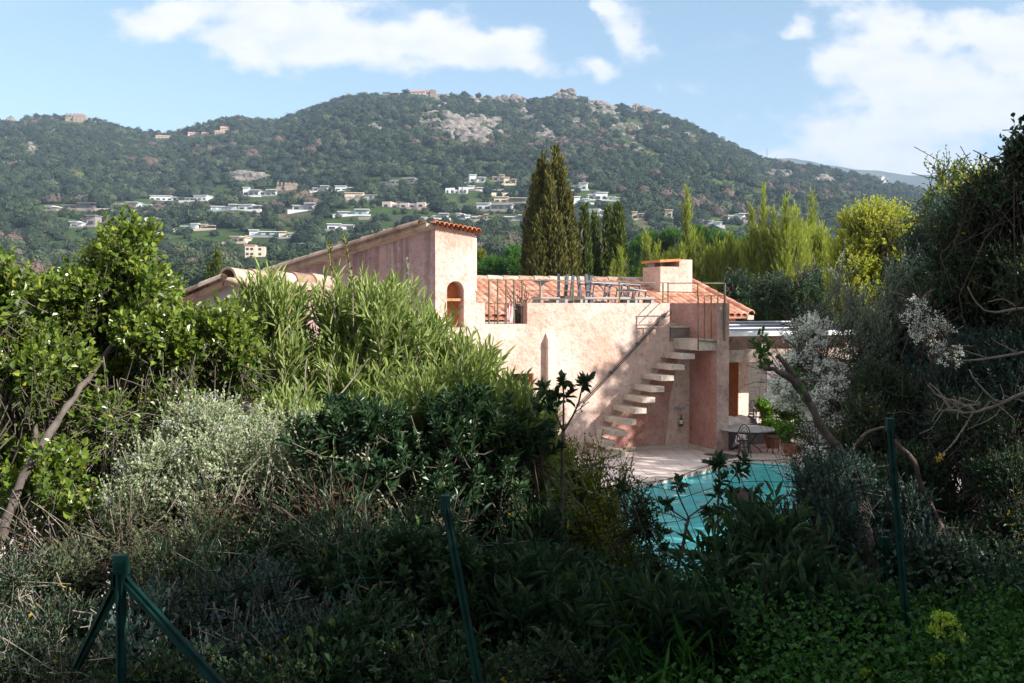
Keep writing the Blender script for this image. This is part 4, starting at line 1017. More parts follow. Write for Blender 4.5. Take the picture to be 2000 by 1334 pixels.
# hillside woods: lumpy crowns of small leaf clumps over a core darkened as inner shade
def tree_template(seed, nclump, sub, size):
    r = np.random.default_rng(seed); bm = bmesh.new(); bmesh.ops.create_icosphere(bm, subdivisions=sub, radius=1)
    base = np.array([v.co[:] for v in bm.verts]); tri = np.array([[v.index for v in f.verts] for f in bm.faces]); bm.free()
    k = rdir(r, 9); bump_ = np.max(np.exp(-6 * (1 - base @ k.T)), 1)
    V = base * (.66 + .34 * bump_)[:, None] * [1, 1, .78] ; V[:, 2] += .55
    V += r.normal(size=V.shape) * .03
    d = rdir(r, nclump); d[:, 2] = np.abs(d[:, 2]) * 1.1 - .35; d = nrm(d)
    bb = np.max(np.exp(-6 * (1 - d @ k.T)), 1)
    P = d * (.68 + .36 * bb)[:, None] * [1, 1, .78]; P[:, 2] += .55
    s = size * (.6 + .8 * r.random(nclump)); a = rdir(r, nclump); b_ = nrm(np.cross(a, d + .6 * rdir(r, nclump)))
    Q = np.stack([P - a * s[:, None], P + b_ * s[:, None] * .7, P + a * s[:, None], P - b_ * s[:, None] * .7], 1).reshape(-1, 3)
    q = np.arange(nclump * 4).reshape(-1, 4) + len(V)
    t = np.concatenate([np.full(len(V), -.08), np.repeat(r.random(nclump) * .22 - .04, 4)])
    return np.concatenate([V, Q]), tri, q, t
def m_tree(name):
    m, nt, b = newmat(name)
    st = [(0, (.018, .030, .019)), (.28, (.032, .052, .028)), (.45, (.068, .090, .044)), (.6, (.125, .145, .08)), (.66, (.105, .082, .07)), (.85, (.16, .115, .095)), (.93, (.08, .13, .03)), (1, (.18, .18, .04))]
    nt.links.new(ramp(nt, tone(nt), st), b.inputs['Base Color']); b.inputs['Roughness'].default_value = .85; b.inputs['Specular IOR Level'].default_value = .12
    return m
M['woods'] = m_tree('woodland foliage')
TN = [tree_template(100 + i, 900, 2, .075) for i in range(6)]; TF = [tree_template(120 + i, 85, 1, .13) for i in range(8)]
def scatter_woods():
    r = np.random.default_rng(11)
    cand = []
    # candidate positions over the slope, roughly even in space
    D = 60 + 1135 * r.random(60000) ** .62; c = r.uniform(-150, 2150, 60000)
    keep = r.random(60000) < D / 1195.; D, c = D[keep], c[keep]
    D = D[D > 118] if False else D; x = (c - 1000) / F * D; z = hill_z(x, D); py = 597 - (z - H) / D * F
    ok = (D > 110) & (py > 150); small = np.zeros(len(D), bool)
    # clear the ground in front of the houses, thin out on rocks and in fields
    for a, b_, t, bt, Dh in HOUSE_ZONES:
        ok &= ~((c > a - 5) & (c < b_ + 5) & (py > t - 2) & (py < bt + 6) & (D < Dh + 14) & (D > Dh - 75))
        small |= (c > a - 12) & (c < b_ + 12) & (py > t) & (py - 8.0 / D * F < bt) & (D > Dh - 190) & (D < Dh)
    for a, b_, rx, ry in ROCKZ:
        ok &= ~((((c - a) / (rx * 1.15)) ** 2 + ((py - b_ - ry * .3) / (ry * 1.35)) ** 2 < 1) & (r.random(len(c)) < .93))
    field = fbm(x, D, 60, 21, 3)
    vill = np.exp(-((py - 400) / 60) ** 2)
    ok &= ~((field > .10) & (r.random(len(c)) < .25 + .6 * vill))
    brown = fbm(x, D, 90, 5, 3)
    idx = np.where(ok)[0]; idx = idx[np.argsort(D[idx])]
    cell = {}; out = []
    for i in idx:
        rad = r.uniform(1.7, 5.2) * (.8 + .35 * min(D[i] / 600, 1.)) * (.55 if small[i] else 1); k = (int(x[i] // 5.0), int(D[i] // 6.2))
        if k in cell: continue
        cell[k] = 1; out.append((x[i], D[i], z[i], rad, brown[i], c[i], py[i]))
    out = np.array(out); print('woods', len(out))
    tn = np.empty(len(out))
    for i, o in enumerate(out):
        pb = np.clip((o[4] - .04) * 2.6, 0, .6) * (1 - .75 * np.clip((o[1] - 700) / 300, 0, 1)); v = r.random()
        tn[i] = r.uniform(.68, .85) if v < pb else (r.uniform(.90, .96) if v > .993 else np.clip(r.beta(2, 3) * .6, 0, .58))
    vis = (out[:, 5] > -20) & (out[:, 5] < 1830) & ~((out[:, 5] > 1240) & (out[:, 6] > 500))
    near = np.where(vis & ~((out[:, 5] > 850) & (out[:, 5] < 930) & (out[:, 6] > 480)))[0]
    near = near[np.argsort(-out[near, 3] / out[near, 1])][:290]; ns = set(near.tolist())
    protos = {}
    for i in near:
        x_, D_, z_, rad = out[i, :4]; k = int(r.integers(6)); t_ = tn[i]; kd = 'green' if t_ < .36 else ('olive' if t_ < .6 else ('bare' if t_ < .88 else 'lime'))
        key = (k, kd, int(t_ * 8))
        if key not in protos:
            V, tri, q, tt = TN[k]; T = np.clip(tt + t_, 0.0, 1) if kd in ('green', 'olive') else np.clip(tt * .4 + t_, .64 if kd == 'bare' else .88, 1)
            o = mesh_obj({'green': 'evergreen_oak', 'olive': 'olive_tree', 'bare': 'leafless_tree', 'lime': 'green_tree'}[kd], V, [tri, q], M['woods'], None, T, smooth=False)
            protos[key] = o
        else:
            o = protos[key].copy(); sc.collection.objects.link(o)
        o.location = (x_, D_, z_ - .3); o.scale = (rad, rad, rad * r.uniform(.9, 1.25)); o.rotation_euler = (0, 0, r.uniform(0, 6.3))
        lab = {'green': 'dark green rounded evergreen oak on the lower hillside', 'olive': 'grey green olive tree on the lower hillside',
               'bare': 'brownish mauve leafless tree on the lower hillside', 'lime': 'bright green young tree on the lower hillside'}[kd]
        tag(o, lab, 'tree', {'green': 'evergreen oaks on the lower hillside', 'olive': 'olive trees on the lower hillside', 'bare': 'leafless trees on the lower hillside', 'lime': 'bright green trees on the lower hillside'}[kd])
    rest = np.array([i for i in range(len(out)) if i not in ns])
    Vs, Ts, Qs, TT, off = [], [], [], [], 0
    for k in range(8):
        sel = rest[r.integers(0, 8, len(rest)) == k] if k < 7 else rest[:0]
    kk = r.integers(0, 8, len(rest))
    for k in range(8):
        sel = rest[kk == k]; V, tri, q, tt = TF[k]; n = len(sel)
        ang = r.uniform(0, 6.3, n); ca, sa = np.cos(ang)[:, None], np.sin(ang)[:, None]; rad = out[sel, 3][:, None]
        X = (V[None, :, 0] * ca - V[None, :, 1] * sa) * rad + out[sel, 0][:, None]; Y = (V[None, :, 0] * sa + V[None, :, 1] * ca) * rad + out[sel, 1][:, None]
        Z = V[None, :, 2] * rad * r.uniform(.8, 1.25, n)[:, None] + out[sel, 2][:, None] - .5
        Vs.append(np.stack([X, Y, Z], -1).reshape(-1, 3)); a = np.arange(n)[:, None, None] * len(V) + off
        Ts.append((tri[None] + a).reshape(-1, 3)); Qs.append((q[None] + a).reshape(-1, 4)); t_ = tn[sel][:, None]
        T = np.where(t_ < .6, np.clip(tt[None] + t_, 0, .6), np.where(t_ < .88, np.clip(t_ + tt * .4, .64, .87), np.clip(t_ + tt * .4, .89, 1.)))
        TT.append(T.ravel()); off += n * len(V)
    o = mesh_obj('hillside_woods', np.concatenate(Vs), [np.concatenate(Ts), np.concatenate(Qs)], M['woods'], None, np.concatenate(TT), kind='stuff')
    tag(o, 'dense maquis and oak woods covering the hillside up to the ridge', 'woods')
scatter_woods()

# ------------------------------------------------------------------ things on the roof terrace
def tpt(px, py, v): u, z = W(px, py, v); return hp(u, v, z)
def tuf(px, v): return W(px, 590, v)[0]
def upturned_frame(px0, px1, v, zb, h, label, legs, lean=0.0, mat='alu', seed=1):
    """a metal table frame standing upside down: rim low, legs up"""
    u0, u1 = tuf(px0, v), tuf(px1, v); e = empty('upturned_table', hp((u0 + u1) / 2, v, zb), label, 'table', 'upturned tables on the roof terrace')
    mb = MB()
    for a, b in (((u0, v), (u1, v)), ((u0, v - .8), (u1, v - .8)), ((u0, v), (u0, v - .8)), ((u1, v), (u1, v - .8))): mb.bar(hp(a[0], a[1], zb + .05), hp(b[0], b[1], zb + .05), .05, .07)
    mb.build('table_frame', M[mat], e)
    mb = MB(); mb.hbox(u0 - .05, u1 + .05, v - .85, v + .05, zb - .03, zb); mb.build('tabletop', M['alu_pale'], e)
    for x, y, k in legs:
        mb = MB(); mb.bar(hp(u0 + (u1 - u0) * x, v - .8 * y, zb + .06), hp(u0 + (u1 - u0) * x + lean * k, v - .8 * y, zb + h), .065); mb.build('leg', M[mat], e)
    mb = MB(); mb.bar(hp(u0, v - .1, zb + .1), hp(u1, v - .7, zb + .12), .03); mb.build('stretcher', M[mat], e)
def stack_frame(px0, px1, v, zb, h, label, seed):
    """folding lounger or chair frame lying with its legs up"""
    u0, u1 = tuf(px0, v), tuf(px1, v); e = empty('folded_lounger', hp((u0 + u1) / 2, v, zb), label, 'sun lounger', 'folded loungers on the roof terrace')
    for y in (0, -.6):
        mb = MB(); mb.tube([hp(u0, v + y, zb + .05), hp(u0 + .06, v + y, zb + h), hp(u1, v + y, zb + h - .05)], .024, 6); mb.tube([hp(u1, v + y, zb + h - .05), hp(u1 - .05, v + y, zb + .05)], .024, 6)
        mb.build('side_frame', M['alu'], e)
    mb = MB()
    for x in (.1, .5, .9): mb.bar(hp(u0 + (u1 - u0) * x, v, zb + h - .03), hp(u0 + (u1 - u0) * x, v - .6, zb + h - .03), .03)
    mb.build('crossbar', M['alu'], e)
    mb = MB(); mb.bar(hp(u0 + .05, v - .3, zb + h - .05), hp(u0 + (u1 - u0) * .45, v - .3, zb + .05), .025); mb.bar(hp(u1 - .1, v - .3, zb + h - .05), hp(u0 + (u1 - u0) * .55, v - .3, zb + .05), .025)
    mb.build('brace', M['alu'], e)
upturned_frame(1091, 1150, -1.6, 3.13, .68, 'grey metal table standing upside down, leftmost behind the terrace railing', [(0, 0, 0), (.98, 0, -1), (.9, 1, 1), (.45, .5, 1)], .06)
upturned_frame(1143, 1183, -2.1, 3.12, .68, 'narrow grey table upside down with its legs leaning together, in the middle of the terrace', [(.1, 0, 2), (.4, .3, 0), (.55, 1, -2), (.95, 1, 0)], .05, 'alu')
stack_frame(1150, 1215, -1.3, 3.12, .50, 'grey tubular lounger frame folded beside the upturned tables', 1)
stack_frame(1178, 1250, -2.3, 3.10, .54, 'second grey lounger frame, longest one nearest the chimney', 2)
stack_frame(1225, 1262, -1.1, 3.06, .42, 'short folded lounger frame at the right end of the row', 3)
def low_bench(px0, px1, py, v, dark, label):
    u0, z = W(px0, py, v); u1, _ = W(px1, py, v); e = empty('terrace_bench', hp((u0 + u1) / 2, v, ZT), label, 'bench', 'low benches on the roof terrace')
    mb = MB(); mb.hbox(u0, u1, v - .45, v, z - .05, z); mb.build('seat', M['wood_dark' if dark else 'alu_pale'], e)
    for a in (u0 + .02, u1 - .08):
        mb = MB(); mb.hbox(a, a + .06, v - .42, v - .02, ZT, z - .05); mb.build('leg', M['alu_pale'], e)
low_bench(1053, 1094, 580, -.8, False, 'pale low bench, leftmost behind the parapet')
low_bench(1103, 1141, 578, -.9, True, 'dark brown topped low bench under the upturned table')
low_bench(1142, 1232, 580, -1.0, False, 'long pale low bench behind the right half of the parapet')
low_bench(1240, 1279, 580, -1.0, False, 'short pale low bench next to the chimney end of the parapet')
# floor lamp with a pale cone shade
u, z = W(1057, 553, -1.2); lp = empty('terrace_lamp', hp(u, -1.2, ZT), 'thin post with an upturned pale cone on the roof terrace', 'lamp')
mb = MB(); mb.tube([hp(u, -1.2, ZT), hp(u, -1.2, z)], .025, 8); mb.build('post', M['alu_pale'], lp)
mb = MB(); mb.lathe(hp(u, -1.2, z - .05), [(.03, 0), (.09, .06), (.24, .10), (.24, .115)], 16); mb.build('shade', M['alu_pale'], lp)
# towel
u0, z0 = W(993, 593, -.26); u1, _ = W(1003, 593, -.26)
m, nt, b = newmat('red and white striped cloth')
wv = nt.nodes.new('ShaderNodeTexWave'); wv.inputs['Scale'].default_value = 9; g = nt.nodes.new('ShaderNodeNewGeometry'); nt.links.new(g.outputs['Position'], wv.inputs[0])
wv.inputs['Distortion'].default_value = 2.5; nt.links.new(ramp(nt, wv.outputs[1], [(.45, (.62, .06, .07)), (.55, (.75, .72, .72))]), b.inputs['Base Color'])
V = []; na, nb = 7, 12
for j in range(nb):
    for i in range(na):
        s, t = i / (na - 1), j / (nb - 1); V.append(hp(u0 + (u1 - u0) * (s - .5) * (1 + .9 * t) + (u0 - u1) * .35 * t + .05, -.23 + .03 * math.sin(s * 9 + t * 3), z0 + .02 - t * .38 - .04 * s * t))
q = [[j * na + i, j * na + i + 1, (j + 1) * na + i + 1, (j + 1) * na + i] for j in range(nb - 1) for i in range(na - 1)]
tw = mesh_obj('beach_towel', V, [np.array(q)], m, smooth=True); tag(tw, 'red and white striped towel hanging on the low rail in the parapet gap', 'towel')
# pot with a dry tangled plant
u, _ = W(1016, 620, -.8); r = np.random.default_rng(5); pot = empty('potted_plant', hp(u, -.8, ZT), 'bare tangled wiry plant in a dark pot in the parapet gap', 'potted plant')
mb = MB(); mb.lathe(hp(u, -.8, ZT + .0), [(.10, 0), (.17, .2), (.19, .30), (.16, .30)], 16); mb.build('pot', M['pot_dark'], pot)
n = 26; t = np.linspace(0, 1, 9)[None, :, None]; b0 = hp(u, -.8, ZT + .25)
ends = b0 + r.normal(size=(n, 3)) * [.2, .15, .12] + np.array([0, 0, .42])
pth = b0 + (ends[:, None] - b0) * t + np.cumsum(r.normal(size=(n, 9, 3)) * .035, 1) * (t > 0)
V, q = tubes(pth, .011 * np.linspace(1, .5, 9)[None].repeat(n, 0), 5); mesh_obj('stems', V, [q], M['rail_dark'], pot)

# ------------------------------------------------------------------ furniture by the pool
def chair_iron(c, rz, label, k_=.72):
    e = empty('iron_chair', c, label, 'chair', 'wrought iron chairs around the pool tables'); ca, sa = math.cos(rz), math.sin(rz)
    p = lambda x, y, z: np.array([c[0] + (x * ca - y * sa) * k_, c[1] + (x * sa + y * ca) * k_, c[2] + z * k_])
    mb = MB(); a = np.linspace(0, 2 * np.pi, 17); mb.tube([p(.2 * math.cos(t), .2 * math.sin(t), .44) for t in a], .012, 6)
    for k in range(5): x = -.14 + .07 * k; w = math.sqrt(.04 - x * x); mb.tube([p(x, -w, .44), p(x, w, .44)], .007, 5)
    mb.build('seat', M['rail_dark'], e)
    for x, y in ((-.16, -.15), (.16, -.15), (-.16, .15), (.16, .15)):
        mb = MB(); mb.tube([p(x * .9, y * .9, .44), p(x * .8, y * .8, .25), p(x * 1.25, y * 1.25, 0)], .010, 6); mb.build('leg', M['rail_dark'], e)
    mb = MB(); mb.tube([p(.2 * math.cos(t) , .19, .44 + .5 * math.sin(t)) for t in np.linspace(0, math.pi, 13)], .012, 6)
    for k, rr in enumerate((.13, .07)): mb.tube([p(rr * math.cos(t), .19, .44 + .42 * math.sin(t) * (1 - .25 * k)) for t in np.linspace(0, math.pi, 11)], .007, 5)
    mb.build('backrest', M['rail_dark'], e)
def round_table(c, rad, label, th=.53):
    e = empty('round_garden_table', c, label, 'table'); c = np.array(c)
    mb = MB(); mb.lathe(c + HZ * (th - .03), [(rad - .02, 0), (rad, .006), (rad, .026), (rad - .01, .032), (.03, .032), (.03, .030)], 40); mb.build('tabletop', M['table_top'], e)
    mb = MB(); mb.lathe(c + HZ * (th - .07), [(rad * .8, 0), (rad * .82, .02), (rad * .8, .038)], 30); mb.build('apron_ring', M['rail_dark'], e)
    for k in range(3):
        a = k * 2.094 + .4; d = np.array([math.cos(a), math.sin(a), 0]); mb = MB()
        mb.tube([c + d * rad * .7 + HZ * (th - .06), c + d * rad * .35 + HZ * th * .68, c + d * .1 + HZ * th * .4, c + d * .3 + HZ * .08, c + d * rad * .65 + HZ * .0], .014, 6); mb.build('leg', M['rail_dark'], e)
tc = gnd(1459, 886); tc[2] = 0.004; rad_ = 53 / F * tc[1]
round_table(tc, rad_, 'large round grey topped garden table beside the stair wall')
for ang, lab, kk in ((2.5, 'iron chair with hooped back behind the round table, nearest the stair wall', 1.0), (.15, 'iron chair at the right side of the round table', 1.12), (-1.9, 'iron chair pushed under the front of the round table', .85)):
    d = np.array([math.cos(ang), math.sin(ang), 0]); chair_iron(tc + d * rad_ * kk, ang - math.pi / 2, lab)
# covered garden sofa
sc0 = gnd(1455, 864); sc0[2] = .004; sofa = empty('covered_sofa', sc0, 'garden sofa under a draped dark grey cover behind the round table', 'sofa')
def drape(x0, x1, y0, y1, z0, z1, base, rz, n=18, seed=2):
    r_ = np.random.default_rng(seed); V = []; ca, sa = math.cos(rz), math.sin(rz)
    g = np.linspace(0, 1, n)
    for j in g:
        for i in g:
            ex = min(i, 1 - i); ey = min(j, 1 - j); ed = min(ex, ey); k = 1 - math.exp(-ed * 30) if ed > 0 else 0
            x = x0 + (x1 - x0) * i; y = y0 + (y1 - y0) * j; z = (z0 + (z1 - z0) * (.5 + .5 * math.tanh((j - .62) * 9))) * min(1, k * 1.1) + .02 * math.sin(i * 21 + j * 7) * k + r_.normal() * .006
            f = 1.0 + (.06 * (1 - k)) * (1 + .6 * math.sin((i + j) * 40)); z = max(z, 0.01)
            xx, yy = x * f, y * f; V.append((base[0] + xx * ca - yy * sa, base[1] + xx * sa + yy * ca, base[2] + z))
    q = [[j * n + i, j * n + i + 1, (j + 1) * n + i + 1, (j + 1) * n + i] for j in range(n - 1) for i in range(n - 1)]
    return V, q
V, q = drape(-.8, .45, -.35, .35, .40, .58, sc0, ha); mesh_obj('cover', V, [np.array(q)], M['cover'], sofa, smooth=True)
bc = gnd(1436, 893); bc[2] = .004; bc = np.array(bc) + HT * .12
V, q = drape(-.36, .42, -.25, .25, .40, .44, hp(.78, .35, .004), ha + .2, seed=4); gr = empty('covered_grill', hp(.78, .35, .004), 'boxy thing under a dark cover in the shade beneath the round table', 'covered grill'); mesh_obj('cover', V, [np.array(q)], M['cover'], gr, smooth=True)
# rectangular iron table
rt = gnd(1503, 836); rt[2] = 0.004; e = empty('rectangular_garden_table', rt, 'small rectangular grey topped iron table in front of the green plants', 'table')
mb = MB(); hw_ = 32 / F * rt[1]; ca, sa = math.cos(-.12), math.sin(-.12)
rp = lambda x, y, z: np.array([rt[0] + x * ca - y * sa, rt[1] + x * sa + y * ca, rt[2] + z])
mb.box8([rp(x, y, z) for z in (.49, .515) for x, y in ((-hw_, -.35), (hw_, -.35), (hw_, .35), (-hw_, .35))]); mb.build('tabletop', M['table_top'], e)
for x in (-hw_ + .04, hw_ - .04):
    for y in (-.3, .3): mb = MB(); mb.bar(rp(x, y, 0), rp(x, y, .49), .02); mb.build('leg', M['rail_dark'], e)
chair_iron(rt + np.array([-.45, .35, 0]), -2.6, 'iron chair at the left end of the rectangular table'); chair_iron(rt + np.array([.3, -.55, 0]), 3.1, 'iron chair in front of the rectangular table')
# grey mat by the pool
ma = [gnd(1374, 888), gnd(1405, 885), gnd(1445, 893), gnd(1428, 897)]
tag(mesh_obj('pool_mat', [(p[0], p[1], .008) for p in ma] + [(p[0], p[1], .020) for p in ma], [np.array([[0, 3, 2, 1], [4, 5, 6, 7], [0, 1, 5, 4], [1, 2, 6, 5], [2, 3, 7, 6], [3, 0, 4, 7]])], M['cover']), 'grey mat lying on the paving at the foot of the stair wall', 'mat')
# potted plants at the back
for i, (px, py, rx, ry, D, lab) in enumerate([(1497, 800, 16, 24, 23.5, 'bright green potted plant left of the rectangular table'), (1530, 800, 28, 30, 22.6, 'bright green bushy plant behind the rectangular table'), (1565, 795, 30, 32, 22.3, 'broad bright green plant right of the rectangular table'),
        (1548, 838, 30, 24, 20.2, 'green leafy potted plant in front of the others, beside the white broom'), (1510, 830, 22, 14, 21.6, 'low green plant under the rectangular table'), (1590, 850, 24, 22, 19.6, 'low green plant behind the big bare limb')]):
    c = at(px, py, D); base = (c[0], c[1], .004); zt_c = c[2]
    e = plant('potted_shrub', lab, 'potted plant', base, [(c[0], c[1], max(c[2], .45), rx / F * D, .35, max(.2, ry / F * D))], 260, .2, 12, .07, .042, M['l_bright'], M['bark'], 300 + i, shape='ovate', limb=.012, twig=.003)
    mb = MB(); mb.lathe(base, [(.13, 0), (.19, .24), (.21, .30), (.18, .30)], 16); mb.build('pot', M['pot'], e)

# ------------------------------------------------------------------ wire fence
fence = empty('wire_fence', at(870, 1334, 3.6), 'dark green steel post and wire mesh garden fence, leaning, across the foreground', 'fence')
def fpost(t, b, w=.024, nm='post'):
    t = np.array(t); b = np.array(b); mb = MB(); d = nrm(t - b); mb.bar(b, t, w, w * .55); mb.bar(b, t + d * .0, w * .35, w * 1.2)
    mb.box(t - [0, 0, .02], w * 1.25, w * 1.25, .05); mb.build(nm, M['green_paint'], fence)
P1t, P1b = at(236, 1105, 2.6), at(238, 1700, 2.62)
P2t, P2b = at(870, 985, 3.2), at(962, 1480, 3.0)
P3t, P3b = at(1738, 832, 3.9), at(1786, 1400, 3.75)
P4t = at(2250, 740, 4.5); P4b = at(2260, 1280, 4.4)
for t, b_ in ((P1t, P1b), (P2t, P2b), (P3t, P3b), (P4t, P4b)): fpost(t, b_)
fpost(at(238, 1128, 2.62), at(440, 1350, 2.36), .026, 'brace'); fpost(at(232, 1135, 2.62), at(150, 1300, 3.0), .026, 'brace')
fpost(at(1728, 1060, 5.0), at(1738, 1230, 5.0), .03, 'brace')
def mesh_panel(ta, tb, ba, bb, name, sag, seed):
    r_ = np.random.default_rng(seed); L = np.linalg.norm(tb - ta); nx, nz = int(L / .052), 11
    def pt(s, t):
        top = ta + (tb - ta) * s; bot = ba + (bb - ba) * s; p = top + (bot - top) * t; k = math.sin(math.pi * s)
        return p + np.array([0, .12 * k * math.sin(3 * t + 1) * sag, -sag * .035 * k * (1 - t * .5)]) + np.array([.02 * math.sin(9 * s + 3 * t), .03 * math.sin(14 * s), .012 * math.sin(23 * s)]) * sag
    e_ = nrm(tb - ta); ba = ba + e_ * .25; bb = bb + e_ * .25
    hz = [[pt(i / nx, j / nz) for i in range(nx + 1)] for j in range(nz + 1)]
    A = np.array(hz); V1, q1 = tubes(A, np.full(A.shape[:2], .0014), 3)
    B = A.transpose(1, 0, 2).copy(); B += r_.normal(size=B.shape) * .0015; V2, q2 = tubes(B, np.full(B.shape[:2], .0014), 3)
    mesh_obj(name, np.concatenate([V1, V2]), [np.concatenate([q1, q2 + len(V1)])], M['wire'], fence)
mesh_panel(P2t - HZ * .03, P3t - HZ * .03, P2b, P3b, 'wire_mesh', 1.0, 1)
mesh_panel(P3t - HZ * .03, P4t, P3b, P4b, 'wire_mesh', .5, 2)
mesh_panel(P1t - HZ * .03, P2t - HZ * .03, P1t - HZ * 1.05, P2b, 'wire_mesh', .8, 3)

# ------------------------------------------------------------------ trees behind the house
def cyp(name, label, base, blobs, n, mat, seed, L=.26, W_=.075, core=None):
    e = plant(name, label, 'cypress', base, blobs, n, .5, 8, L, W_, mat, M['bark_dark'], seed, lumps=0, ang=24, shape='rhomb', upness=1.6, rand=.3, shell=.22, low=-.9, twig=.012, limb=.16, nlimb=20, tonebias=.25, curl=.0, bend=.25, crown='crown', stems='trunk')
    r = np.random.default_rng(seed); bm = bmesh.new(); bmesh.ops.create_icosphere(bm, subdivisions=3, radius=1)
    base_ = np.array([v.co[:] for v in bm.verts]); tri = np.array([[v.index for v in f.verts] for f in bm.faces]); bm.free()
    mb = MB()
    for b_ in blobs: mb.add(base_ * (1 + .1 * r.normal(size=(len(base_), 1))) * np.array(b_[3:6]) * .84 + np.array(b_[:3]), [tri], .1)
    mb.build('inner_foliage', mat, e)
    return e
def spire(px, top, bot, D, rx, k=1.0, ctr=None):   # a tapering column as stacked ellipsoids
    out = []; h_ = bot - top
    for f0, f1, w in ((0, .30, .34), (.08, .55, .62), (.25, .85, .9), (.5, 1.0, 1.0)):
        out.append(bl(px, top + h_ * (f0 + f1) / 2, D, rx * w, h_ * (f1 - f0) / 2, rx * w / F * D))
    return out
D = 38
cyp('cypress_tree', 'tallest and widest cypress, olive green with many pointed leaders, behind the terrace', at(1075, 680, D),
    spire(1060, 303, 640, D, 23) + spire(1087, 286, 640, D + .3, 22) + spire(1104, 345, 640, D - .2, 17) + spire(1045, 335, 640, D - .3, 16) + spire(1034, 400, 640, D, 16) + spire(1119, 425, 640, D, 15) + spire(1074, 340, 640, D - .7, 17) + spire(1096, 305, 640, D - .3, 15) + spire(1072, 318, 640, D - .4, 17) + spire(1110, 375, 640, D - .4, 16) + spire(1052, 420, 640, D - .8, 20) + spire(1090, 430, 640, D - .8, 22), 12000, M['l_cypress'], 401)
cyp('cypress_tree', 'slim dark cypress just right of the tallest one', at(1142, 640, 44), spire(1142, 402, 640, 44, 14), 1500, M['l_cypress2'], 402)
cyp('cypress_tree', 'short slim cypress between two others, middle of the small ones', at(1163, 640, 45), spire(1162, 418, 640, 45, 14), 1500, M['l_cypress2'], 403)
cyp('cypress_tree', 'dark narrow cypress touching the rightmost one on its left', at(1187, 640, 46), spire(1187, 402, 640, 46, 12), 1300, M['l_cypress2'], 404)
cyp('cypress_tree', 'rightmost small cypress, broader with a blunt top', at(1207, 640, 44), spire(1207, 399, 640, 44, 19), 2200, M['l_cypress2'], 405)
cyp('cypress_tree', 'taller of two little cypresses left of the shed roof', at(424, 600, 55), spire(424, 490, 600, 55, 11), 700, M['l_cypress2'], 406)
cyp('cypress_tree', 'shorter of two little cypresses left of the shed roof', at(411, 600, 55), spire(411, 515, 600, 55, 8), 500, M['l_cypress2'], 407)
def pine(label, blobs, base, seed, n=1500, mat='l_pine', cat='pine tree', name='umbrella_pine', L=.35, W_=.05):
    e = plant(name, label, cat, base, blobs, n, .7, 14, L, W_, M[mat], M['bark'], seed, ang=55, shape='needle', upness=.8, rand=.5, shell=.35, low=-.15, twig=.01, limb=.22, tonebias=.3, crown='crown', stems='trunk')
D = 75
pine('rounded umbrella pine right of the small cypresses', [bl(1275, 490, D, 45, 38, 2), bl(1240, 520, D, 35, 35, 2), bl(1310, 475, D, 40, 30, 2), bl(1290, 530, D, 70, 30, 2)], at(1280, 620, D), 410, 2600)
pine('widest umbrella pine behind the single feathery spire', [bl(1370, 478, D + 2, 60, 32, 2.5), bl(1410, 485, D, 50, 36, 2), bl(1340, 500, D, 45, 40, 2), bl(1390, 530, D, 80, 30, 2)], at(1380, 620, D), 411, 2800)
pine('umbrella pine behind the row of feathery trees', [bl(1470, 490, D, 60, 35, 2.5), bl(1530, 500, D, 60, 35, 2), bl(1610, 500, D, 50, 40, 2), bl(1680, 510, D, 60, 40, 2)], at(1550, 620, D), 412, 2200)
pine('low domed pine left of the tallest cypress', [bl(985, 525, 60, 48, 34, 1.8), bl(950, 540, 60, 35, 25, 1.5), bl(1010, 510, 60, 30, 25, 1.5)], at(985, 640, 60), 413, 2200)
pine('small yellow green bush at the right side of the tower', [bl(936, 507, 62, 14, 20, .6)], at(936, 560, 62), 414, 500, 'l_small', 'bush', 'garden_bush', .2, .06)
def cas(label, tops, bot, D, seed, low):
    b_ = []
    for px, ty, rx in tops: b_ += spire(px, ty, bot, D + (px * 7 % 3) * .5 - .5, rx)
    P = []
    e = plant('feathery_tree', label, 'feathery tree', at(tops[0][0], 700, D), b_ + low, 520 * len(tops) + 700 * len(low), .55, 20, .20, .013, M['l_casuarina'], M['bark'], seed, lumps=0, ang=26, shape='needle', upness=1.5, rand=.25, shell=.75, low=-.6, twig=.004, limb=.07, nlimb=90, tonebias=.45, curl=-.05, bend=.1, crown='crown', stems='trunk', group='feathery trees behind the pergola')
cas('single tall feathery spire standing left of the others', [(1342, 360, 15), (1352, 440, 18), (1332, 470, 16)], 640, 37, 420, [bl(1345, 580, 37, 40, 60, 1), bl(1320, 540, 37, 40, 50, .8)])
cas('short feathery tree beside the chimney', [(1262, 450, 14), (1285, 470, 16), (1306, 490, 14), (1200, 500, 12), (1212, 480, 10)], 640, 38, 421, [bl(1275, 570, 38, 40, 50, 1)])
cas('feathery tree with three low tops right of the tall spire', [(1368, 440, 13), (1398, 460, 17), (1425, 445, 17), (1440, 470, 14)], 640, 37, 422, [bl(1405, 590, 37, 60, 60, 1.2), bl(1410, 525, 37, 55, 50, .8)])
cas('feathery tree with two high tops, left one of the tall group', [(1468, 385, 13), (1491, 350, 14), (1512, 400, 15), (1480, 430, 20)], 650, 36, 423, [bl(1480, 600, 36, 60, 70, 1.3), bl(1482, 510, 36, 42, 65, .7)])
cas('tallest brightest feathery tree in the middle of the tall group', [(1536, 362, 15), (1555, 385, 16), (1530, 420, 20)], 650, 35, 424, [bl(1540, 600, 35, 60, 70, 1.3), bl(1545, 495, 35, 40, 70, .7)])
cas('feathery tree at the right end of the tall group', [(1586, 365, 13), (1605, 430, 17), (1575, 430, 18)], 650, 36, 425, [bl(1600, 590, 36, 50, 70, 1.3), bl(1592, 505, 36, 38, 65, .7)])
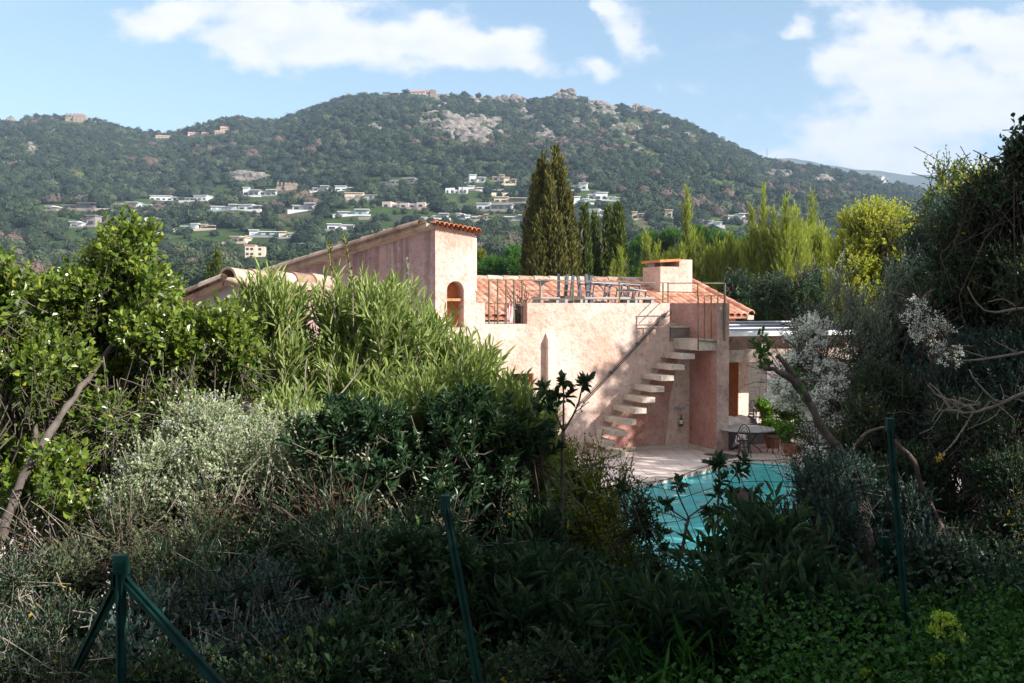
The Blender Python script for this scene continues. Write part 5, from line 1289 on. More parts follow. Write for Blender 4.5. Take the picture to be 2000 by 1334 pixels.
for i, (px, D_, lab) in enumerate([(1420, 33, 'dark drooping tree mass at the left behind the pergola'), (1500, 33, 'dark drooping tree mass in the middle behind the pergola'), (1585, 32, 'dark drooping tree with a bare trunk behind the pergola')]):
    plant('drooping_tree', lab, 'tree', at(px, 720, D_), [bl(px, 590, D_, 60, 62, 1.3), bl(px + 25, 640, D_, 50, 50, 1)], 1300, .9, 20, .2, .022, M['l_mixed'], M['bark_dark'], 430 + i, twigs=False, ang=35, shape='needle', upness=-.4, rand=.5, shell=.7, low=-1, twig=.006, limb=.10, bend=-.3, crown='crown', stems='trunk')
# lit shrub and railing fence far behind the pergola
plant('garden_bush', 'bright yellow green hedge seen through the dark railings', 'hedge', at(1640, 680, 40), [bl(1640, 590, 40, 70, 45, 1), bl(1560, 590, 40, 60, 35, 1)], 900, .5, 14, .09, .05, M['l_mimosa'], M['bark'], 440, shape='ovate', limb=.05)
e = empty('garden_railing', at(1640, 640, 34), 'dark iron railings in front of the bright hedge behind the pergola', 'railing')
mb = MB()
for k in range(30): p = at(1575 + k * 5.2, 620, 34); mb.tube([p - HZ * 1.0, p + HZ * .95], .012, 5)
mb.build('bars', M['rail_dark'], e); mb = MB()
for y in (576, 600): mb.bar(at(1575, y, 34), at(1730, y, 34), .03)
mb.build('rails', M['rail_dark'], e)
e = plant('mimosa_tree', 'round yellow green tree glowing in the sun at the right', 'tree', at(1742, 760, 24), [bl(1712, 452, 24, 76, 66, 1), bl(1662, 510, 24, 50, 60, .8), bl(1765, 490, 24, 50, 65, .8), bl(1720, 530, 24.3, 85, 60, .9), bl(1700, 590, 24, 85, 60, .8), bl(1650, 560, 24, 40, 40, .6)],
    3200, .5, 15, .08, .036, M['l_mimosa'], M['bark'], 441, lumps=0, shape='ovate', upness=.6, shell=.55, limb=.09, nlimb=160, twig=.006, crown='crown', stems='trunk')

# ------------------------------------------------------------------ shrubs and trees of the near slope
def gb(px, py, D):   # a root on the ground under this pixel
    p = at(px, py, D); return (p[0], p[1], float(ground_z(p[0], p[1])))
def tube_part(paths, name, mat, parent, sides=8):
    mb = MB()
    for pts, r0, r1 in paths:
        P = np.array([at(*p) for p in pts]); k = len(P)
        # smooth the polyline (Catmull-Rom)
        Q = []; r_ = np.random.default_rng(int(abs(P[0, 0]) * 1000) % 9999)
        for i in range(k - 1):
            p0, p1, p2, p3 = P[max(i - 1, 0)], P[i], P[i + 1], P[min(i + 2, k - 1)]
            for t in np.linspace(0, 1, 5)[:-1]:
                Q.append(.5 * ((2 * p1) + (-p0 + p2) * t + (2 * p0 - 5 * p1 + 4 * p2 - p3) * t * t + (-p0 + 3 * p1 - 3 * p2 + p3) * t ** 3))
        Q.append(P[-1]); Q = np.array(Q); Q[1:-1] += r_.normal(size=(len(Q) - 2, 3)) * r0 * .15
        rr = np.linspace(r0, r1, len(Q)) * (1 + .1 * r_.normal(size=len(Q))); mb.tube(Q, list(rr), sides)
    return mb.build(name, mat, parent, smooth=True)
LV, LO, LD = M['l_viburnum'], M['l_oleander'], M['l_oleander_shade']
# 1 broad leaved tree on the left
e = plant('laurustinus_tree', 'big glossy broad leaved tree in the sun on the left, with a slanting trunk', 'tree', gb(20, 1200, 5.9),
    [bl(245, 500, 6.2, 75, 72, .35), bl(310, 570, 6.2, 80, 80, .45), bl(190, 590, 6.0, 120, 70, .5), bl(340, 650, 6.1, 130, 90, .5), bl(430, 680, 6.1, 80, 80, .4), bl(110, 610, 6.2, 120, 75, .5),
     bl(90, 700, 5.5, 110, 60, .4), bl(240, 700, 6.3, 150, 80, .5), bl(350, 740, 6.3, 90, 60, .4), bl(60, 800, 5.9, 90, 70, .4), bl(30, 900, 5.8, 50, 60, .3)],
    6600, .27, 11, .048, .027, LV, M['bark'], 501, ang=58, shape='ovate', upness=.45, rand=.55, shell=.5, whorl=2, limb=.022, nlimb=160, twig=.0025, curl=.2, crown='crown', stems='limbs')
tube_part([([(-20, 1110, 4.9), (15, 1010, 4.9), (48, 930, 5.0), (88, 860, 5.1), (130, 795, 5.3), (185, 720, 5.7), (240, 650, 6.0)], .028, .014), ([(45, 930, 5.2), (70, 850, 5.6), (60, 780, 5.6), (40, 700, 5.6)], .02, .008),
    ([(130, 790, 5.9), (200, 760, 5.9), (290, 740, 5.9)], .018, .006)], 'trunk', M['bark'], e)
plant('laurustinus_shrub', 'broad leaved shrub cut by the left edge of the picture', 'shrub', gb(-60, 1100, 5.2), [bl(-15, 560, 5.3, 75, 80, .3), bl(-30, 660, 5.3, 60, 80, .3), bl(10, 640, 5.4, 40, 60, .3)], 560, .24, 10, .050, .029, LV, M['bark'], 502, ang=58, shape='ovate', whorl=2, limb=.015, curl=.2)
plant('laurustinus_shrub', 'sunlit broad leaved suckers beside the slanting trunk at the lower left', 'shrub', gb(110, 1200, 5.1), [bl(120, 930, 5.1, 60, 60, .25), bl(190, 990, 5.0, 70, 60, .25), bl(40, 960, 5.2, 50, 60, .25), bl(150, 1060, 5.1, 70, 50, .25)], 430, .24, 9, .052, .030, LV, M['bark'], 503, ang=58, shape='ovate', whorl=2, limb=.010, curl=.2)
# 2 oleanders in the sun
ol = dict(shape='lance', whorl=3, curl=.1, limb=.014, twig=.003, tonebias=.3, upness=1.1, rand=.45)
plant('oleander_bush', 'grey green oleander right of the broad leaved tree, under the old ridge tiles', 'shrub', gb(560, 900, 7.4), [bl(515, 625, 7.3, 80, 65, .5), bl(570, 600, 7.4, 70, 50, .5), bl(540, 700, 7.2, 100, 90, .5), bl(590, 800, 7.0, 90, 80, .4)], 620, .5, 17, .125, .019, LO, M['twig'], 511, ang=38, **ol)
plant('oleander_bush', 'tallest sunlit oleander in the middle, in front of the shed roofed wall', 'shrub', gb(700, 900, 7.4), [bl(690, 600, 7.5, 85, 45, .5), bl(750, 610, 7.4, 70, 50, .5), bl(700, 680, 7.3, 110, 90, .6), bl(780, 700, 7.2, 90, 90, .5), bl(700, 790, 7.0, 110, 80, .5)], 840, .5, 17, .125, .019, LO, M['twig'], 512, ang=38, **ol)
plant('oleander_bush', 'sunlit oleander covering the foot of the tower', 'shrub', gb(860, 900, 7.4), [bl(835, 680, 7.4, 55, 50, .5), bl(880, 735, 7.3, 80, 55, .5), bl(940, 730, 7.3, 55, 45, .4), bl(860, 800, 7.1, 110, 80, .5), bl(960, 800, 7.2, 60, 60, .4)], 760, .5, 17, .125, .019, LO, M['twig'], 513, ang=38, **ol)
plant('oleander_bush', 'smaller sunlit oleander in front of the little square window', 'shrub', gb(1010, 950, 7.2), [bl(1000, 800, 7.2, 55, 45, .4), bl(1040, 850, 7.0, 55, 60, .4), bl(975, 870, 7.1, 70, 60, .4)], 340, .42, 16, .115, .018, LO, M['twig'], 514, ang=38, **ol)
# tall thin sprigs rising above the oleanders
def sprig(label, pts, seed, leaf=.035, fl=None):
    r = np.random.default_rng(seed); e = empty('tall_sprig', at(*pts[0]), label, 'plant stem'); P = np.array([at(*p) for p in pts]); tube_part([(pts, .005, .002)], 'stem', M['twig'], e, 5)
    t = np.sort(r.random(60)) * (len(P) - 1.001); i = t.astype(int); p = P[i] + (P[i + 1] - P[i]) * (t - i)[:, None]; d = nrm(np.stack([r.normal(size=60), r.normal(size=60), np.full(60, 1.1)], 1))
    V, q = leaves(p, d, rdir(r, 60), np.full(60, leaf), np.full(60, leaf * .32), 'lance'); mesh_obj('foliage', V, [q], fl or M['l_small'], e, r.random(60).repeat(6))
sprig('thin leafy sprig against the shed roofed wall, left of two', [(655, 640, 7), (650, 560, 7), (644, 505, 7), (643, 472, 7)], 1)
sprig('thin leafy sprig against the shed roofed wall, right of two and taller', [(690, 640, 7), (688, 560, 7), (680, 500, 7), (671, 456, 7)], 2)
sprig('pale flowering sprig in front of the wall near the tower corner', [(800, 640, 7), (800, 570, 7), (797, 530, 7), (793, 502, 7)], 3, .02, M['l_silver'])
# bare pale stems inside the oleanders
e = empty('bare_shrub', gb(640, 1000, 6.3), 'leafless pale forked stems standing among the oleanders', 'shrub')
tube_part([([(640, 960, 6.3), (620, 860, 6.3), (596, 760, 6.3), (600, 700, 6.3)], .010, .004), ([(620, 860, 6.3), (650, 790, 6.3), (690, 740, 6.4), (720, 700, 6.4)], .008, .003), ([(610, 810, 6.3), (560, 770, 6.3), (550, 720, 6.3)], .006, .002), ([(650, 790, 6.3), (640, 730, 6.3), (655, 690, 6.3)], .006, .002), ([(596, 760, 6.3), (570, 730, 6.3)], .004, .002), ([(690, 740, 6.4), (700, 690, 6.4)], .004, .002)], 'stems', M['bark_pale'], e, 6)
# 3 silver germander
sv = dict(shape='ovate', whorl=2, curl=.1, limb=.008, twig=.0016, upness=.35, rand=.8, tonebias=.2, low=-.7)
fl = (M['lav'], .05, .012, 4)
plant('silver_germander', 'silvery small leaved bush in full sun at the left centre', 'shrub', gb(350, 1100, 5.0), [bl(330, 860, 5.2, 130, 90, .45), bl(420, 920, 5.0, 120, 80, .4), bl(300, 960, 4.9, 110, 80, .35), bl(440, 830, 5.5, 90, 70, .4)], 2100, .24, 15, .021, .012, M['l_silver'], M['twig'], 521, nlimb=260, flowers=fl, **sv)
plant('silver_germander', 'silvery small leaved bush between the sunny one and the dark laurel', 'shrub', gb(560, 1100, 5.4), [bl(540, 900, 5.6, 90, 80, .4), bl(620, 860, 6.0, 90, 80, .4), bl(560, 980, 5.2, 100, 60, .35)], 1500, .22, 14, .021, .011, M['l_silver'], M['twig'], 522, nlimb=260, flowers=fl, **sv)
plant('silver_germander', 'greyish bush of fine twigs under the oleanders in the middle', 'shrub', gb(760, 1050, 6.4), [bl(760, 850, 6.5, 120, 70, .4), bl(900, 880, 6.4, 110, 60, .4)], 1100, .26, 12, .021, .010, M['l_silver'], M['twig'], 523, nlimb=300, **sv)
# 4 dark laurel like shrub, rosettes of leathery leaves
pt = dict(ang=62, shape='obov', curl=.18, limb=.016, twig=.003, upness=.6, rand=.5, tipfan=.45, tonebias=.15, shell=.55)
LP = M['l_pitt']
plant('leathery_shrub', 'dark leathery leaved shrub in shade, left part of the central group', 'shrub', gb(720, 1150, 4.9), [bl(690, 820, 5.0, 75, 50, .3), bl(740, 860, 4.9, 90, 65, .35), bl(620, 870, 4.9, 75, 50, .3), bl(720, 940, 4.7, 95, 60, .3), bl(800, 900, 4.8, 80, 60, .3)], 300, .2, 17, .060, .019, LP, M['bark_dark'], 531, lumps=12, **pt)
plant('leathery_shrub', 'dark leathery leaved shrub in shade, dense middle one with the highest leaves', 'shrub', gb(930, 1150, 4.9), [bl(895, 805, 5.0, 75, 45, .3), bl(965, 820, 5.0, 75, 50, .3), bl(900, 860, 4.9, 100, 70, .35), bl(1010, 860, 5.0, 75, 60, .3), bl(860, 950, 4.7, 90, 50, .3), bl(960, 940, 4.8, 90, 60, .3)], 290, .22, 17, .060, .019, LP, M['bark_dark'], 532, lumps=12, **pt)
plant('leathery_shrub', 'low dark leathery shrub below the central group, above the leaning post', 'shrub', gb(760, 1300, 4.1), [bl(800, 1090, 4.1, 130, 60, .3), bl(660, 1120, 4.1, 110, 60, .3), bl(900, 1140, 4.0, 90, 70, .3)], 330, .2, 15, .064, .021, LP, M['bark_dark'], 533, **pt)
def sapling(label, stems_, tips, D, seed, n=11, L=.068, W_=.027):
    r = np.random.default_rng(seed); e = empty('leathery_sapling', gb(stems_[0][0][0][0], stems_[0][0][0][1], D), label, 'sapling'); tube_part(stems_, 'stems', M['bark'], e, 7)
    Vs, qs, off = [], [], 0
    for (px, py, dd, sx, sy) in tips:
        c = at(px, py, dd); ax = nrm(np.array([sx, r.normal() * .25, sy])); m = n
        for lay in range(3):
            k = int(m * (.5, .8, .9)[lay]); ph = r.random(k) * 6.3; ref = nrm(np.cross(ax, [0, 1, .2])); r2 = np.cross(ax, ref); al = np.radians(r.uniform((8, 40, 68)[lay], (35, 70, 105)[lay], k))
            rad = np.cos(ph)[:, None] * ref + np.sin(ph)[:, None] * r2; d = ax * np.cos(al)[:, None] + rad * np.sin(al)[:, None]
            nn = ax * np.sin(al)[:, None] - rad * np.cos(al)[:, None]; V, q = leaves(c - ax * .012 * lay + r.normal(size=(k, 3)) * .004, d, nn, L * r.uniform(.55, 1.1, k), W_ * r.uniform(.8, 1.15, k), 'obov', .15)
            Vs.append(V); qs.append(q + off); off += len(V)
    V = np.concatenate(Vs); mesh_obj('foliage', V, [np.concatenate(qs)], LD, e, np.repeat(.3 + .6 * r.random(len(V) // 6), 6))
D = 5.0
sapling('young leathery leaved tree with three ascending branches in front of the pink wall',
    [([(1090, 1190, D), (1095, 1050, D), (1098, 940, D), (1100, 843, D)], .012, .009), ([(1100, 843, D), (1082, 800, D), (1062, 760, D)], .006, .004), ([(1100, 843, D), (1101, 790, D), (1099, 738, D)], .006, .004), ([(1100, 843, D), (1125, 800, D), (1140, 745, D)], .006, .004),
     ([(1090, 960, D), (1060, 900, D), (1040, 830, D)], .006, .003), ([(1120, 808, D), (1150, 785, D)], .003, .002)],
    [(1062, 760, D, -.4, 1), (1050, 790, D, -.9, .6), (1099, 742, D, 0, 1), (1088, 775, D, -.3, 1), (1110, 772, D, .5, 1), (1140, 748, D, .4, 1), (1146, 742, D, .9, .5), (1040, 832, D, -.5, .8), (1070, 790, D, .4, .8), (1020, 850, D, -.8, .5)], D, 541)
D = 5.2
sapling('thin leathery leaved sapling in front of the pool, left of two',
    [([(1318, 1200, D), (1322, 1120, D), (1345, 1010, D)], .011, .008), ([(1345, 1010, D), (1322, 960, D), (1325, 945, D)], .004, .003), ([(1345, 1010, D), (1390, 975, D), (1412, 940, D)], .005, .003), ([(1340, 1015, D), (1270, 970, D), (1222, 945, D)], .004, .003), ([(1280, 1120, D), (1250, 1020, D), (1218, 950, D)], .004, .003)],
    [(1325, 942, D, 0, 1), (1218, 950, D, -.3, 1), (1300, 985, D, -.8, .3), (1400, 960, D, .2, 1), (1385, 1000, D, -.5, .6), (1412, 935, D, .5, 1), (1290, 1040, D, -.6, .8), (1420, 1010, D, .7, .4), (1325, 1085, D, .6, .9), (1300, 1075, D, -.6, .9)], D, 542)
D = 5.4
sapling('leathery leaved sapling in front of the pool reaching up to the mat, right of two',
    [([(1395, 1180, D), (1400, 1060, D), (1404, 960, D), (1405, 905, D)], .009, .006), ([(1400, 980, D), (1430, 935, D), (1452, 905, D)], .005, .003), ([(1400, 1040, D), (1440, 1000, D), (1475, 965, D)], .005, .003)],
    [(1405, 900, D, -.1, 1), (1395, 905, D, -.9, .4), (1452, 898, D, .3, 1), (1445, 920, D, .9, .4), (1475, 960, D, .6, .6), (1430, 965, D, .8, .5), (1408, 1000, D, -.7, .6), (1440, 1030, D, .8, .5), (1390, 1060, D, -.8, .5)], D, 543)
# 5 small leaved mastic bushes beside the pool
sm = dict(shape='ovate', curl=.1, limb=.009, twig=.0018, upness=.55, rand=.6, tonebias=.3)
plant('mastic_bush', 'yellowish small leaved bush between the young tree and the pool', 'shrub', gb(1170, 1150, 6.0), [bl(1130, 970, 6.3, 65, 60, .35), bl(1175, 1035, 6.0, 75, 65, .35), bl(1130, 1040, 6.0, 60, 80, .3), bl(1220, 1080, 5.8, 60, 60, .3), bl(1110, 900, 6.4, 40, 40, .25)], 1300, .26, 15, .022, .012, M['l_small'], M['bark_dark'], 551, **sm)
plant('mastic_bush', 'loose sprays of small leaves reaching up over the lowest stair treads', 'shrub', gb(1190, 1050, 6.4), [bl(1160, 895, 6.6, 45, 30, .3), bl(1225, 915, 6.5, 35, 20, .2), bl(1215, 965, 6.3, 45, 35, .25)], 90, .42, 20, .022, .012, M['l_small'], M['bark_dark'], 552, **sm)
plant('mastic_bush', 'small leaved dark green bush at the near corner of the pool', 'shrub', gb(1260, 1250, 5.0), [bl(1260, 1120, 5.0, 60, 60, .3), bl(1200, 1150, 5.0, 60, 60, .3), bl(1330, 1170, 4.9, 60, 50, .3), bl(1255, 1000, 5.4, 30, 60, .2)], 620, .24, 14, .026, .013, M['l_mixed'], M['bark_dark'], 553, **sm)
# interwoven growth filling between the bushes
plant('oleander_bush', 'loose oleander shoots rising through and right of the dark leathery shrubs, before the pink wall', 'shrub', gb(960, 1100, 5.3), [bl(900, 790, 5.3, 70, 60, .3), bl(990, 800, 5.3, 70, 60, .3), bl(1050, 860, 5.3, 50, 60, .3), bl(820, 800, 5.3, 70, 60, .3)], 230, .45, 16, .10, .015, LO, M['twig'], 586, ang=36, shape='lance', whorl=3, limb=.008, twig=.002, upness=1.0, rand=.6, tonebias=.2)
plant('thicket_shrub', 'long loose narrow leaved shoots rising through the shade between the two left posts', 'shrub', gb(620, 1400, 4.1), [bl(560, 1040, 4.4, 140, 90, .3), bl(700, 1080, 4.2, 130, 90, .3), bl(840, 1060, 4.3, 120, 90, .3), bl(420, 1130, 4.0, 130, 80, .3)], 300, .6, 18, .07, .011, LD, M['twig'], 587, shape='lance', ang=45, limb=.006, twig=.0016, upness=.8, rand=.9, tonebias=.2, shell=.9)
plant('silver_germander', 'stray silvery shoots in front of the dark leathery shrubs', 'shrub', gb(650, 1200, 4.9), [bl(560, 850, 5.0, 80, 60, .3), bl(680, 930, 4.7, 110, 70, .3), bl(800, 980, 4.7, 110, 60, .3)], 420, .4, 17, .022, .011, M['l_silver'], M['twig'], 588, nlimb=60, shape='ovate', whorl=2, curl=.1, limb=.006, twig=.0014, upness=.5, rand=.9, tonebias=.1, low=-.6, shell=.9)
plant('oleander_bush', 'grey green oleander shoots in half sun between the silver bush and the dark leathery shrubs', 'shrub', gb(600, 1100, 5.9), [bl(600, 830, 6.2, 90, 70, .4), bl(680, 900, 5.9, 110, 80, .4), bl(800, 860, 6.0, 100, 70, .4), bl(930, 900, 5.9, 100, 70, .4)], 620, .4, 15, .105, .016, LO, M['twig'], 591, ang=42, shape='lance', whorl=3, limb=.010, twig=.002, upness=.8, rand=.7, tonebias=.2)
plant('thicket_shrub', 'fine narrow leaved dark thicket below the leathery shrubs, left of the leaning post', 'shrub', gb(660, 1300, 4.5), [bl(620, 1000, 4.8, 110, 80, .3), bl(720, 1050, 4.6, 120, 80, .3), bl(560, 1110, 4.4, 110, 70, .3), bl(800, 1120, 4.4, 110, 70, .3)], 950, .3, 14, .05, .010, M['l_mixed'], M['twig_brown'], 592, shape='lance', ang=45, limb=.008, twig=.0016, upness=.5, rand=.8, tonebias=.2, shell=.8)
plant('thicket_shrub', 'fine narrow leaved dark thicket right of the leaning post', 'shrub', gb(980, 1300, 4.6), [bl(960, 1020, 4.9, 110, 80, .3), bl(1060, 1060, 4.8, 90, 80, .3), bl(1000, 1140, 4.5, 120, 70, .3), bl(1120, 1140, 4.5, 90, 60, .3)], 850, .3, 14, .055, .011, M['l_mixed'], M['twig_brown'], 593, shape='lance', ang=45, limb=.008, twig=.0016, upness=.5, rand=.8, tonebias=.2, shell=.8)
plant('silver_germander', 'lower greyish small leaved growth at the left, going into shade above the braced post', 'shrub', gb(300, 1300, 4.4), [bl(250, 1030, 4.7, 120, 60, .3), bl(400, 1050, 4.6, 120, 60, .3), bl(330, 1110, 4.3, 120, 60, .3), bl(120, 1130, 4.4, 110, 60, .3), bl(520, 1090, 4.5, 100, 60, .3)], 1300, .26, 13, .026, .012, M['l_sage'], M['twig_brown'], 594, nlimb=60, shape='ovate', whorl=2, curl=.1, limb=.006, twig=.0014, upness=.4, rand=.8, tonebias=.1, low=-.6)
plant('laurustinus_shrub', 'dark broad leaved growth in the shade inside the left thicket', 'shrub', gb(250, 1100, 5.8), [bl(180, 830, 5.9, 120, 70, .3), bl(320, 800, 6.0, 110, 60, .3), bl(440, 780, 6.2, 80, 50, .3), bl(100, 900, 5.7, 90, 70, .3)], 700, .25, 9, .056, .031, LV, M['bark'], 595, ang=58, shape='ovate', whorl=2, limb=.010, curl=.2, twig=.002)
plant('ground_shrub', 'dense dark small leaved cover along the bottom edge', 'shrub', gb(700, 1500, 3.5), [bl(560, 1330, 3.3, 150, 60, .25), bl(760, 1330, 3.3, 150, 60, .25), bl(950, 1320, 3.4, 130, 60, .25), bl(300, 1340, 3.2, 150, 60, .25), bl(1080, 1310, 3.6, 110, 60, .25)], 1500, .2, 13, .026, .014, M['l_mixed'], M['twig_brown'], 596, shape='ovate', upness=.4, rand=.8, limb=.005, twig=.0014, tonebias=.1)
plant('mastic_bush', 'yellow green small leaved shrub behind the young tree at the foot of the pink wall', 'shrub', gb(1080, 1100, 6.8), [bl(1080, 900, 6.9, 60, 60, .3), bl(1040, 960, 6.7, 70, 70, .3), bl(1120, 990, 6.6, 60, 60, .3)], 700, .26, 15, .024, .012, M['l_small'], M['bark_dark'], 597, shape='ovate', curl=.1, limb=.008, twig=.0016, upness=.55, rand=.6, tonebias=.3)
plant('thicket_shrub', 'blue green thicket between the white broom and the right fence post', 'shrub', gb(1700, 1150, 6.2), [bl(1690, 1000, 6.4, 90, 80, .4), bl(1780, 1000, 6.2, 90, 80, .4), bl(1660, 1080, 5.8, 90, 70, .4), bl(1800, 1110, 5.6, 100, 70, .4), bl(1920, 1130, 5.4, 110, 70, .4)], 2200, .28, 14, .034, .012, M['l_blue'], M['bark_dark'], 598, shape='lance', ang=45, upness=.4, rand=.7, limb=.012, twig=.0016, tonebias=.1)
plant('wild_olive_tree', 'dark filling crown between the yellow green tree and the white blossom at the right', 'tree', gb(1800, 1000, 9.6), [bl(1790, 560, 10, 60, 70, .6), bl(1830, 500, 10, 60, 70, .6), bl(1760, 660, 9.8, 60, 60, .5), bl(1860, 430, 10, 60, 60, .6)], 1800, .4, 16, .045, .016, M['l_blue'], M['bark_dark'], 599, shape='lance', ang=45, upness=.5, rand=.6, limb=.02, twig=.002, tonebias=.2, crown='crown', stems='limbs')
# 6 dry bramble and fine twigs
dr = dict(shape='lance', curl=.2, limb=.006, twig=.0016, upness=.3, rand=1.1, tonebias=0, low=-.9, shell=.9)
plant('dry_bramble', 'tangle of dry brown twigs and dead leaves below the silver bushes', 'bramble', gb(560, 1250, 4.9), [bl(520, 1020, 4.9, 130, 70, .3), bl(670, 1020, 4.6, 110, 70, .3), bl(450, 1080, 4.7, 130, 60, .3)], 1000, .4, 6, .034, .012, M['l_dry'], M['twig_brown'], 561, nlimb=110, **dr)
plant('dry_bramble', 'tangle of dry brown twigs under the dark central shrubs', 'bramble', gb(850, 1250, 4.9), [bl(800, 1020, 5.2, 130, 70, .3), bl(960, 1030, 5.2, 120, 70, .3), bl(700, 1120, 4.7, 120, 60, .3)], 800, .4, 5, .034, .012, M['l_dry'], M['twig_brown'], 562, nlimb=110, **dr)
plant('dry_bramble', 'grey leafless tangle under the slanting trunk at the left', 'bramble', gb(180, 1300, 4.6), [bl(180, 1090, 4.6, 170, 70, .35), bl(60, 1060, 5.0, 100, 60, .3), bl(300, 1060, 4.7, 120, 60, .3)], 600, .4, 4, .03, .012, M['l_dry'], M['twig'], 563, nlimb=120, **dr)
plant('leafless_thicket', 'thicket of pale grey twigs between the leafy tree and the silver bush', 'bramble', gb(250, 1000, 5.7), [bl(230, 840, 5.7, 120, 60, .3), bl(330, 800, 5.9, 100, 40, .3)], 500, .4, 6, .04, .022, LV, M['twig'], 564, nlimb=100, **dr)
# 7 shaded undergrowth at the bottom
un = dict(curl=.12, limb=.006, twig=.0017, rand=.8, low=-.6, tonebias=.15)
plant('ground_shrub', 'small leaved grey green shrub around the braced corner post', 'shrub', gb(330, 1500, 3.7), [bl(330, 1220, 3.7, 150, 90, .3), bl(480, 1180, 3.8, 120, 80, .3), bl(420, 1300, 3.5, 150, 70, .3), bl(580, 1270, 3.6, 120, 80, .3)], 1500, .22, 13, .024, .014, M['l_blue'], M['twig'], 571, shape='ovate', whorl=2, upness=.4, nlimb=160, **un)
plant('ground_shrub', 'dark green fine leaved shrub at the bottom left corner', 'shrub', gb(80, 1500, 3.8), [bl(90, 1240, 3.8, 130, 70, .3), bl(20, 1310, 3.6, 110, 70, .3), bl(170, 1310, 3.5, 120, 70, .3), bl(60, 1130, 4.3, 80, 60, .25)], 1300, .22, 13, .022, .011, M['l_mixed'], M['twig'], 572, shape='ovate', upness=.4, **un)
plant('ground_shrub', 'yellow tinged low shrub just right of the braced post', 'shrub', gb(420, 1350, 4.4), [bl(330, 1120, 4.4, 90, 40, .2), bl(440, 1130, 4.4, 90, 45, .2), bl(520, 1170, 4.2, 60, 40, .2)], 420, .2, 11, .026, .014, M['l_small'], M['twig'], 573, shape='ovate', upness=.5, **un)
plant('ground_shrub', 'dark leathery undergrowth in the bottom centre beside the leaning post', 'shrub', gb(760, 1500, 3.6), [bl(740, 1230, 3.6, 140, 60, .3), bl(660, 1310, 3.4, 140, 60, .3), bl(830, 1310, 3.4, 110, 60, .3)], 520, .2, 13, .055, .018, LP, M['bark_dark'], 574, shape='obov', upness=.5, **un)
od = dict(shape='lance', whorl=2, curl=.22, limb=.008, twig=.0025, upness=.8, rand=.55, tonebias=.2, low=-.4)
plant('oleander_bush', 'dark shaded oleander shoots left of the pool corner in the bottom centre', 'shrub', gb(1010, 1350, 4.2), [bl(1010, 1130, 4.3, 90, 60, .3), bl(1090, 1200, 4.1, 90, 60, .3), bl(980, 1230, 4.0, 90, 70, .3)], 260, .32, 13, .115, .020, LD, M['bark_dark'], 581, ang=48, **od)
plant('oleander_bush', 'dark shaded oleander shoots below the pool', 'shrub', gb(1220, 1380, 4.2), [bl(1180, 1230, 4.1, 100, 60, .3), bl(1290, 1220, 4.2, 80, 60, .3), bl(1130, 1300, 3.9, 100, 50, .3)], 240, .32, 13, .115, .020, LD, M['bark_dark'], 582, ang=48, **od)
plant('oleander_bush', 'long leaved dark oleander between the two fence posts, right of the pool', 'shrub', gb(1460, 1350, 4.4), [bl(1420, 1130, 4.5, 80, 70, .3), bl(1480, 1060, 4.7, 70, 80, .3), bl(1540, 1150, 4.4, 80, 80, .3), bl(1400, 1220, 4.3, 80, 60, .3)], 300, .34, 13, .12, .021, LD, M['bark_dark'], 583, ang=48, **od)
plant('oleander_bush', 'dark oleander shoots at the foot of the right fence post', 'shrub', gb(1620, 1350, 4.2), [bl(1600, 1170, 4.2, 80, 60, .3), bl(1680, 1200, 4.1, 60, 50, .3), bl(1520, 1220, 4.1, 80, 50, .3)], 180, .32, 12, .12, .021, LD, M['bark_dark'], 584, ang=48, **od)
plant('leathery_shrub', 'dark small shrub over the fallen branch at the right of the pool', 'shrub', gb(1560, 1150, 5.6), [bl(1600, 950, 5.8, 70, 60, .4), bl(1570, 1030, 5.5, 55, 60, .3), bl(1620, 1020, 5.5, 80, 70, .4), bl(1640, 930, 5.8, 80, 60, .4)], 700, .24, 13, .042, .013, M['l_blue'], M['bark_dark'], 585, shape='obov', ang=50, limb=.01, twig=.002)
# 8 the shaded thicket on the right
rk = dict(limb=.028, twig=.003, rand=.7, low=-.6)
plant('wild_olive_tree', 'blue green bushy tree filling the upper right, dark against the sky', 'tree', gb(1960, 1000, 8.5), [bl(1950, 410, 8.5, 110, 80, .8), bl(2030, 370, 8.3, 110, 110, .8), bl(1890, 480, 8.7, 100, 85, .8), bl(1985, 540, 8.2, 120, 110, .9), bl(1860, 580, 8.8, 110, 90, .8), bl(2060, 650, 8, 110, 120, .9), bl(2120, 450, 8, 120, 120, .9)],
    6500, .36, 16, .044, .016, M['l_mixed'], M['bark_dark'], 601, shape='ovate', upness=.4, ang=52, nlimb=420, tonebias=.2, crown='crown', stems='limbs', **rk)
plant('wild_olive_tree', 'blue green bushy tree below the first one, behind the white blossom at the right', 'tree', gb(1840, 1050, 8.2), [bl(1830, 680, 8.8, 90, 80, .8), bl(1900, 740, 8.2, 110, 90, .8), bl(1990, 740, 7.8, 110, 110, .9), bl(1760, 770, 8.8, 80, 80, .7), bl(1840, 840, 8.0, 110, 80, .8), bl(1720, 700, 9.2, 60, 50, .5)],
    5600, .36, 16, .044, .014, M['l_blue'], M['bark_dark'], 602, shape='lance', upness=.4, ang=45, nlimb=420, tonebias=.2, crown='crown', stems='limbs', **rk)
plant('thicket_shrub', 'dark green thicket right of the white broom under the pergola edge', 'shrub', gb(1700, 1050, 7.6), [bl(1700, 860, 8.0, 90, 80, .6), bl(1660, 950, 7.4, 100, 70, .6), bl(1760, 940, 7.4, 90, 80, .6), bl(1740, 780, 8.4, 80, 80, .6)], 3000, .3, 14, .034, .013, M['l_mixed'], M['bark_dark'], 603, shape='ovate', upness=.4, tonebias=.2, limb=.03, twig=.0025, rand=.7)
